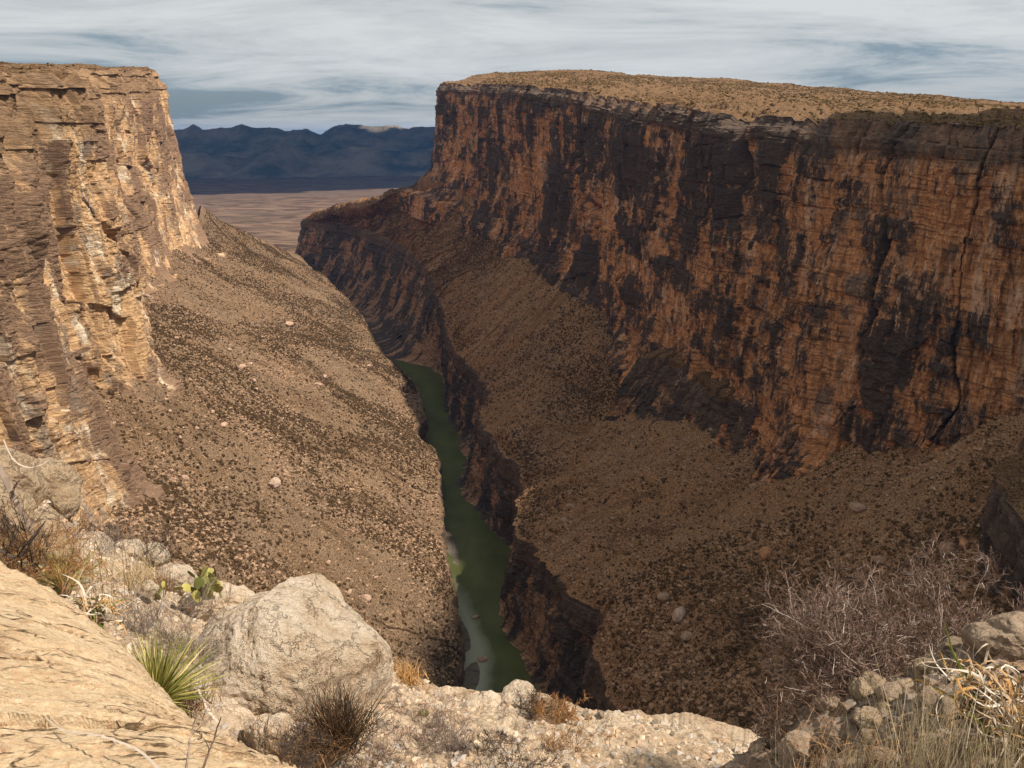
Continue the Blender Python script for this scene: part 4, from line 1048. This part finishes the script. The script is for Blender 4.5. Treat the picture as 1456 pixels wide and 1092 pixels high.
bush(58, 830, 5.6, 'low rusty bush between the slab and the small spiky plant', M_TWIG_ORANGE, 28, stems=18, L=0.25, rad=0.004, depth=3, flat=0.9, spreadxy=0.2)
bush(38, 812, 5.7, 'blackish crooked bush at the very edge of the slab', M_TWIG_DARK, 29, stems=9, L=0.42, rad=0.009, depth=3, flat=1.1, spreadxy=0.08)
tuft(185, 830, 8.6, 'tan grass clump behind the grey bushes', M_STRAW, 30, n=260, L=0.4, w=0.003, spread=0.5, base=0.16, tint=(0.4, 0.25))
tuft(218, 838, 9.2, 'olive brown grass beside the white rocks', M_DGRASS, 31, n=260, L=0.4, w=0.003, spread=0.45, base=0.14, tint=(0.75, 0.2))
tuft(262, 1010, 6.2, 'olive and brown grass filling the gap below the spiky green plant', M_DGRASS, 32, n=420, L=0.36, w=0.003, spread=0.6, base=0.14, tint=(0.72, 0.25))
tuft(480, 1052, 6.25, 'dark spiky grass clump growing against the right side of the huge boulder', M_DGRASS, 33, n=900, L=0.58, w=0.0042, spread=0.42, base=0.12, droop=0.3, tint=(0.42, 0.28))
tuft(440, 1060, 6.1, 'rusty fringe of grass at the foot of the dark clump', M_DGRASS, 34, n=420, L=0.30, w=0.003, spread=0.6, base=0.2, droop=0.6, tint=(0.9, 0.12))
bush(390, 1085, 5.7, 'low brown twiggy scrub between slab and dark grass', M_TWIG_DARK, 35, stems=36, L=0.2, rad=0.004, depth=3, flat=1.2, spreadxy=0.25)
tuft(66, 916, 3.95, 'tiny dry tuft rooted in the tan slab, the darker of two', M_STRAW, 36, n=90, L=0.11, w=0.0011, spread=0.7, base=0.02, tint=(0.2, 0.2))
tuft(108, 938, 3.75, 'tiny orange tuft rooted in the tan slab, the brighter of two', M_STRAW, 37, n=90, L=0.08, w=0.001, spread=0.8, base=0.015, tint=(0.45, 0.2))
tuft(568, 968, 8.9, 'orange moss-like tuft at the right shoulder of the huge boulder', M_TWIG_ORANGE, 38, n=800, L=0.2, w=0.006, spread=0.7, base=0.13, tint=(0.8, 0.2))
# --- gravel ridge
bush(600, 1048, 7.2, 'reddish twiggy scrub around the two dull cactus pads', M_TWIG_RED, 41, stems=40, L=0.2, rad=0.004, depth=3, flat=1.0, spreadxy=0.22)
bush(548, 1085, 6.2, 'sparse brown scrub right of the dark grass clump', M_TWIG_RED, 42, stems=36, L=0.2, rad=0.004, depth=3, flat=1.2, spreadxy=0.22)
bush(642, 1080, 6.6, 'rounded grey-brown twig cushion at the bottom of the gravel', M_TWIG_GREY, 43, stems=44, L=0.2, rad=0.004, depth=3, flat=1.0, spreadxy=0.12)
bush(722, 1092, 6.3, 'dark olive scrub at the bottom edge of the gravel', M_TWIG_DARK, 44, stems=40, L=0.17, rad=0.004, depth=3, flat=0.9, spreadxy=0.2)
bush(800, 1018, 8.0, 'golden brown scrub on the brow right of the rounded rock', M_TWIG_ORANGE, 45, stems=44, L=0.16, rad=0.006, depth=3, flat=0.8, spreadxy=0.15)
bush(760, 1012, 8.3, 'brown leaf-litter scrub touching the rounded grey-white rock', M_TWIG_DARK, 46, stems=50, L=0.18, rad=0.005, depth=3, flat=0.7, spreadxy=0.16)
bush(800, 1062, 7.0, 'thin orange sprigs in the open gravel', M_TWIG_ORANGE, 47, stems=26, L=0.24, rad=0.004, depth=2, flat=1.4, spreadxy=0.12)
bush(860, 1050, 7.3, 'tiny faded sprig toward the end of the gravel slope', M_TWIG_ORANGE, 48, stems=9, L=0.12, rad=0.003, depth=2, flat=1.0, spreadxy=0.08)

# prickly pears: every pad a part
M_PAD = tint_mat('cactus_pad', [(0.0, (0.10, 0.11, 0.025)), (0.5, (0.20, 0.20, 0.05)), (1.0, (0.38, 0.33, 0.10))], 0.55, 0.3)
def cactus(px, py, D, label, seed, n, size, lean=0.35):
    r = np.random.default_rng(seed); o = root('prickly_pear', px, py, D, label, 'cactus')
    V0, F0 = ICO[3]
    ends = [(np.array([r.normal() * size * 0.9, r.normal() * size * 0.6, 0.0]), unit(np.array([r.normal() * lean, r.normal() * lean, 1.0]))) for _ in range(max(2, n // 3))]
    k = 0
    while k < n:
        p, d = ends[k % len(ends)] if k < len(ends) else ends[int(r.integers(len(ends)))]
        s = size * r.uniform(0.75, 1.15)
        d = unit(d + r.normal(size=3) * 0.45 + np.array([0, 0, 0.2]))
        nrm = unit(np.cross(d, r.normal(size=3)) + np.array([0, -0.6, 0.0])); nrm = unit(nrm - d * (nrm @ d)); sd = np.cross(d, nrm)
        V = V0 * np.array([0.42 * s, 0.055 * s, 0.55 * s])
        V[:, 0] *= 0.78 + 0.28 * (V0[:, 2] + 1) / 2
        V[:, 2] += 0.5 * s
        W_ = V[:, :1] * sd + V[:, 1:2] * nrm + V[:, 2:] * d + p
        ti = float(np.clip(r.normal(0.55, 0.25), 0, 1))
        link('pad', np_mesh('pad', W_, F0, {'tint': np.full(len(W_), ti)}, True), M_PAD, o)
        ends.append((p + d * s * 0.98 + sd * r.normal() * 0.15 * s, d)); k += 1
    return o
cactus(293, 850, 9.1, 'prickly pear with many yellow-green pads on the white rocks above the boulder', 51, 34, 0.145)
cactus(612, 1038, 7.6, 'two or three dull green cactus pads in the gravel scrub', 52, 3, 0.15, 0.2)
cactus(226, 850, 9.0, 'tiny bright yellow-green cactus beside the small chalky stone', 53, 5, 0.10)

# --- dead wood
def wood(name, pts, rads, label, mat=M_WOOD, seed=1, tint=0.6, subs=()):
    """branch through sighted points (px, py, D)"""
    P = np.array([at(*p) for p in pts]); r = np.random.default_rng(seed)
    n = 5 * len(P); C = crom(P, np.linspace(0, len(P) - 1, n)); org = C[0].copy()
    C = C + r.normal(size=C.shape) * rads[1] * 0.25
    a = Acc(); a.tube(C - org, np.interp(np.linspace(0, 1, n), np.linspace(0, 1, len(rads)), rads), tint)
    for sp, sr in subs:
        Q_ = np.array([at(*p) for p in sp]); m = 4 * len(Q_); c2 = crom(Q_, np.linspace(0, len(Q_) - 1, m)) + r.normal(size=(m, 3)) * sr * 0.3
        a.tube(c2 - org, np.linspace(sr, sr * 0.35, m), tint + r.normal() * 0.15)
    o = a.build(name, mat); o.location = org; tag(o, label, 'dead branch'); return o
wood('dead_branch', [(-20, 640, 5.6), (10, 690, 5.6), (30, 728, 5.7), (52, 770, 5.8)], (0.026, 0.022, 0.014), 'thick weathered dead branch leaning at the left edge above the slab', seed=61, tint=0.25,
     subs=[([(15, 700, 5.6), (28, 680, 5.6), (24, 660, 5.6)], 0.012), ([(5, 635, 5.6), (20, 642, 5.6), (22, 632, 5.6)], 0.007)])
wood('dead_branch', [(5, 625, 5.5), (20, 655, 5.5), (45, 665, 5.55), (70, 655, 5.6), (95, 643, 5.6)], (0.005, 0.004, 0.002), 'thin white twig arching across the rocks at the left edge', seed=62, tint=1.0)
wood('dead_branch', [(-10, 780, 5.2), (25, 792, 5.25), (48, 765, 5.3), (64, 742, 5.35)], (0.014, 0.012, 0.005), 'black forked branch sticking up behind the slab at the left edge', mat=M_TWIG_DARK, seed=63, tint=0.2,
     subs=[([(25, 792, 5.25), (40, 770, 5.2), (66, 741, 5.3)], 0.008), ([(10, 787, 5.2), (22, 750, 5.2), (16, 735, 5.2)], 0.006)])
wood('dead_branch', [(55, 1012, 2.62), (92, 1040, 2.45), (125, 1044, 2.4), (160, 1052, 2.35), (200, 1070, 2.28), (232, 1100, 2.15)], (0.002, 0.004, 0.005), 'pale thin branch lying across the tan slab', seed=64, tint=0.75,
     subs=[([(48, 1005, 2.66), (75, 1022, 2.55), (95, 1043, 2.44)], 0.0018), ([(160, 1052, 2.3), (170, 1062, 2.25), (178, 1058, 2.2)], 0.0015)])
wood('dead_branch', [(262, 1110, 2.2), (268, 1070, 2.25), (272, 1040, 2.3), (280, 1018, 2.3)], (0.006, 0.004, 0.002), 'upright grey forked twig at the bottom, left one of a pair', seed=65, tint=0.35,
     subs=[([(270, 1055, 2.27), (284, 1048, 2.27), (285, 1040, 2.27)], 0.002), ([(268, 1075, 2.25), (250, 1060, 2.25)], 0.002), ([(272, 1045, 2.3), (288, 1030, 2.3), (300, 1018, 2.3)], 0.0025)])
wood('dead_branch', [(282, 1110, 2.15), (296, 1070, 2.2), (306, 1045, 2.25), (314, 1020, 2.25)], (0.006, 0.004, 0.002), 'upright dark forked twig at the bottom, right one of a pair', mat=M_TWIG_DARK, seed=66, tint=0.7,
     subs=[([(298, 1066, 2.2), (290, 1050, 2.2), (276, 1044, 2.2)], 0.002), ([(304, 1050, 2.22), (314, 1042, 2.22)], 0.002)])
wood('dead_branch', [(276, 962, 6.3), (286, 990, 6.2), (300, 1015, 6.1), (312, 1028, 6.0)], (0.006, 0.01, 0.012), 'white bleached twig at the left foot of the huge boulder', seed=67, tint=1.0,
     subs=[([(286, 990, 6.2), (300, 1002, 6.1), (322, 1000, 6.1)], 0.005)])

# --- lower right
o = bush(1215, 965, 5.9, 'big bare reddish-grey twiggy bush spreading on the right brow', M_TWIG_RED, 71, stems=75, L=0.52, rad=0.008, depth=4, flat=0.62, spread=0.5, spreadxy=0.12, up=0.25, lean=(-0.1, 0.1))
bush(1370, 925, 5.9, 'second bare reddish bush, right of the big one, behind the layered grey rock', M_TWIG_RED, 72, stems=18, L=0.5, rad=0.007, depth=4, flat=0.75, spread=0.5, spreadxy=0.1)
bush(1120, 1030, 5.7, 'low rusty outlier of twigs at the left foot of the big bare bush', M_TWIG_RED, 73, stems=20, L=0.3, rad=0.004, depth=3, flat=0.8, spread=0.5, spreadxy=0.1)
rosette(1405, 1010, 3.95, 'dead plant with long curled white and orange strap leaves at the right edge', 74, n=130, L=0.52, w=0.0085, mat=M_CURL, el=(-0.2, 1.35), droop=0.35, curl=1.1, name='wilted_agave', tint=(0.52, 0.30), rb=0.09, k=14)
rosette(1470, 1060, 3.4, 'second dead curled plant in the bottom right corner, paler and lower', 75, n=90, L=0.42, w=0.007, mat=M_CURL, el=(-0.1, 1.3), droop=0.3, curl=0.8, name='wilted_agave', tint=(0.45, 0.28), rb=0.07, k=12)
spots = [(1120, 1110, 4.6, 34, 0.36, 'sparse straw grass at the left end of the stone heap'), (1180, 1112, 4.2, 44, 0.42, 'thin straw tuft left of the tallest stalks'),
         (1245, 1115, 3.9, 70, 0.5, 'yellowish straw tuft in front of the flat pale rock'), (1305, 1110, 3.7, 100, 0.80, 'tallest straw stalks, reaching up past the wilted plant'),
         (1350, 1100, 3.5, 90, 0.5, 'straw tuft just left of the wilted curled plant'), (1410, 1110, 3.2, 110, 0.40, 'matted straw below the wilted curled plant'), (1460, 1115, 3.0, 90, 0.36, 'straw tuft in the bottom right corner')]
for i, (px, py, D, n_, L, lab) in enumerate(spots):
    tuft(px, py, D, lab, M_STRAW, 80 + i, n=n_, L=L, w=0.0019, spread=0.20, base=0.10, droop=0.12, tint=(0.6, 0.3), group='straw tufts on the stone heap')
tuft(1330, 1100, 3.7, 'dark matted dead grass under the tall straw', M_DGRASS, 91, n=500, L=0.22, w=0.002, spread=0.9, base=0.25, droop=0.6, tint=(0.7, 0.25))
tuft(1215, 1105, 4.2, 'orange-brown matted grass at the foot of the stone heap', M_DGRASS, 92, n=420, L=0.2, w=0.002, spread=0.8, base=0.22, droop=0.6, tint=(0.95, 0.15))

# ------------------------------------------------------------------ air
hz = bpy.data.meshes.new('haze')
x0, x1, y0, y1, z0, z1 = -70000, 70000, -600, 61000, -900, 720
vs = [(x, y, z) for x in (x0, x1) for y in (y0, y1) for z in (z0, z1)]
hz.from_pydata(vs, [], [(0, 1, 3, 2), (4, 6, 7, 5), (0, 4, 5, 1), (2, 3, 7, 6), (0, 2, 6, 4), (1, 5, 7, 3)])
hm = bpy.data.materials.new('haze_air'); hm.use_nodes = True
ht = hm.node_tree; ht.nodes.clear()
ho = N(ht, 'ShaderNodeOutputMaterial')
pv = N(ht, 'ShaderNodeVolumePrincipled')
pv.inputs['Color'].default_value = (0.14, 0.42, 1.0, 1)
pv.inputs['Density'].default_value = HAZE
pv.inputs['Anisotropy'].default_value = 0.2
ht.links.new(pv.outputs[0], ho.inputs['Volume'])
tag(link('haze', hz, hm), kind='stuff')

# ------------------------------------------------------------------ a bank of cloud over the far country, above the picture
def cloud_bank():
    n_, k = 160, 120
    gx = np.linspace(-17000, 22000, n_); gy = np.linspace(7000, 26500, k)
    X, Y = np.meshgrid(gx, gy)
    u = (X - 2500) / 19500; w = (Y - 16750) / 9750
    edge = 1 - np.maximum(np.abs(u), np.abs(w)) + 0.10 * fbm(X / 2600, Y / 2600, 4, 55)
    th = 520 * np.clip(edge, 0, 0.25) / 0.25
    edge = np.minimum(edge, (n2(X / 5200, Y / 2600, 61) * 0.6 + n2(X / 1900, Y / 1300, 63) * 0.4 - 0.26) * 2.0 + 0.25 * (1 - sstep(11000, 14000, Y)))
    lo = 4600 - 0.35 * th + 90 * fbm(X / 900, Y / 900, 3, 57)
    hi = lo + th * (1 + 0.5 * fbm(X / 1300, Y / 1300, 4, 59)) + 5
    V = np.concatenate([np.stack([X, Y, lo], -1).reshape(-1, 3), np.stack([X, Y, hi], -1).reshape(-1, 3)])
    f1 = grid_faces(k, n_, True); f2 = grid_faces(k, n_) + n_ * k
    keep = (edge > 0.02).reshape(-1)
    f = np.concatenate([f1, f2]); kk = np.concatenate([keep, keep])
    f = f[kk[f].all(1)]
    m, t, b = mat_new('cloud_vapour', 1.0, 0.0)
    b.inputs['Base Color'].default_value = (0.85, 0.86, 0.88, 1)
    tag(link('unseen_clouds', np_mesh('unseen_clouds', V, f, smooth=True), m), kind='structure')
cloud_bank()

def shade_cloud(tx, ty, tz, rx, ry, z, seed):
    """an unseen cloud added over the right-hand mesa to shade the ground round (tx, ty)"""
    off = (z - tz) / math.tan(SUN_EL)
    V, Fc = ICO[6]
    W_ = V * (1 + 0.28 * n3(V, 2.1, seed) + 0.10 * n3(V, 7, seed + 3))[:, None]
    W_[:, 2] = np.where(W_[:, 2] > 0, W_[:, 2], W_[:, 2] * 0.3)
    o = link('unseen_clouds', np_mesh('unseen_clouds', W_ * np.array([rx, ry, 90]), Fc, smooth=True), bpy.data.materials['cloud_vapour'])
    o.location = (tx + off * math.cos(SUN_AZ), ty + off * math.sin(SUN_AZ), z); tag(o, kind='structure')
shade_cloud(122, 500, -335, 145, 335, 1050, 77)  # added out of view to keep direct sun off the near right bench
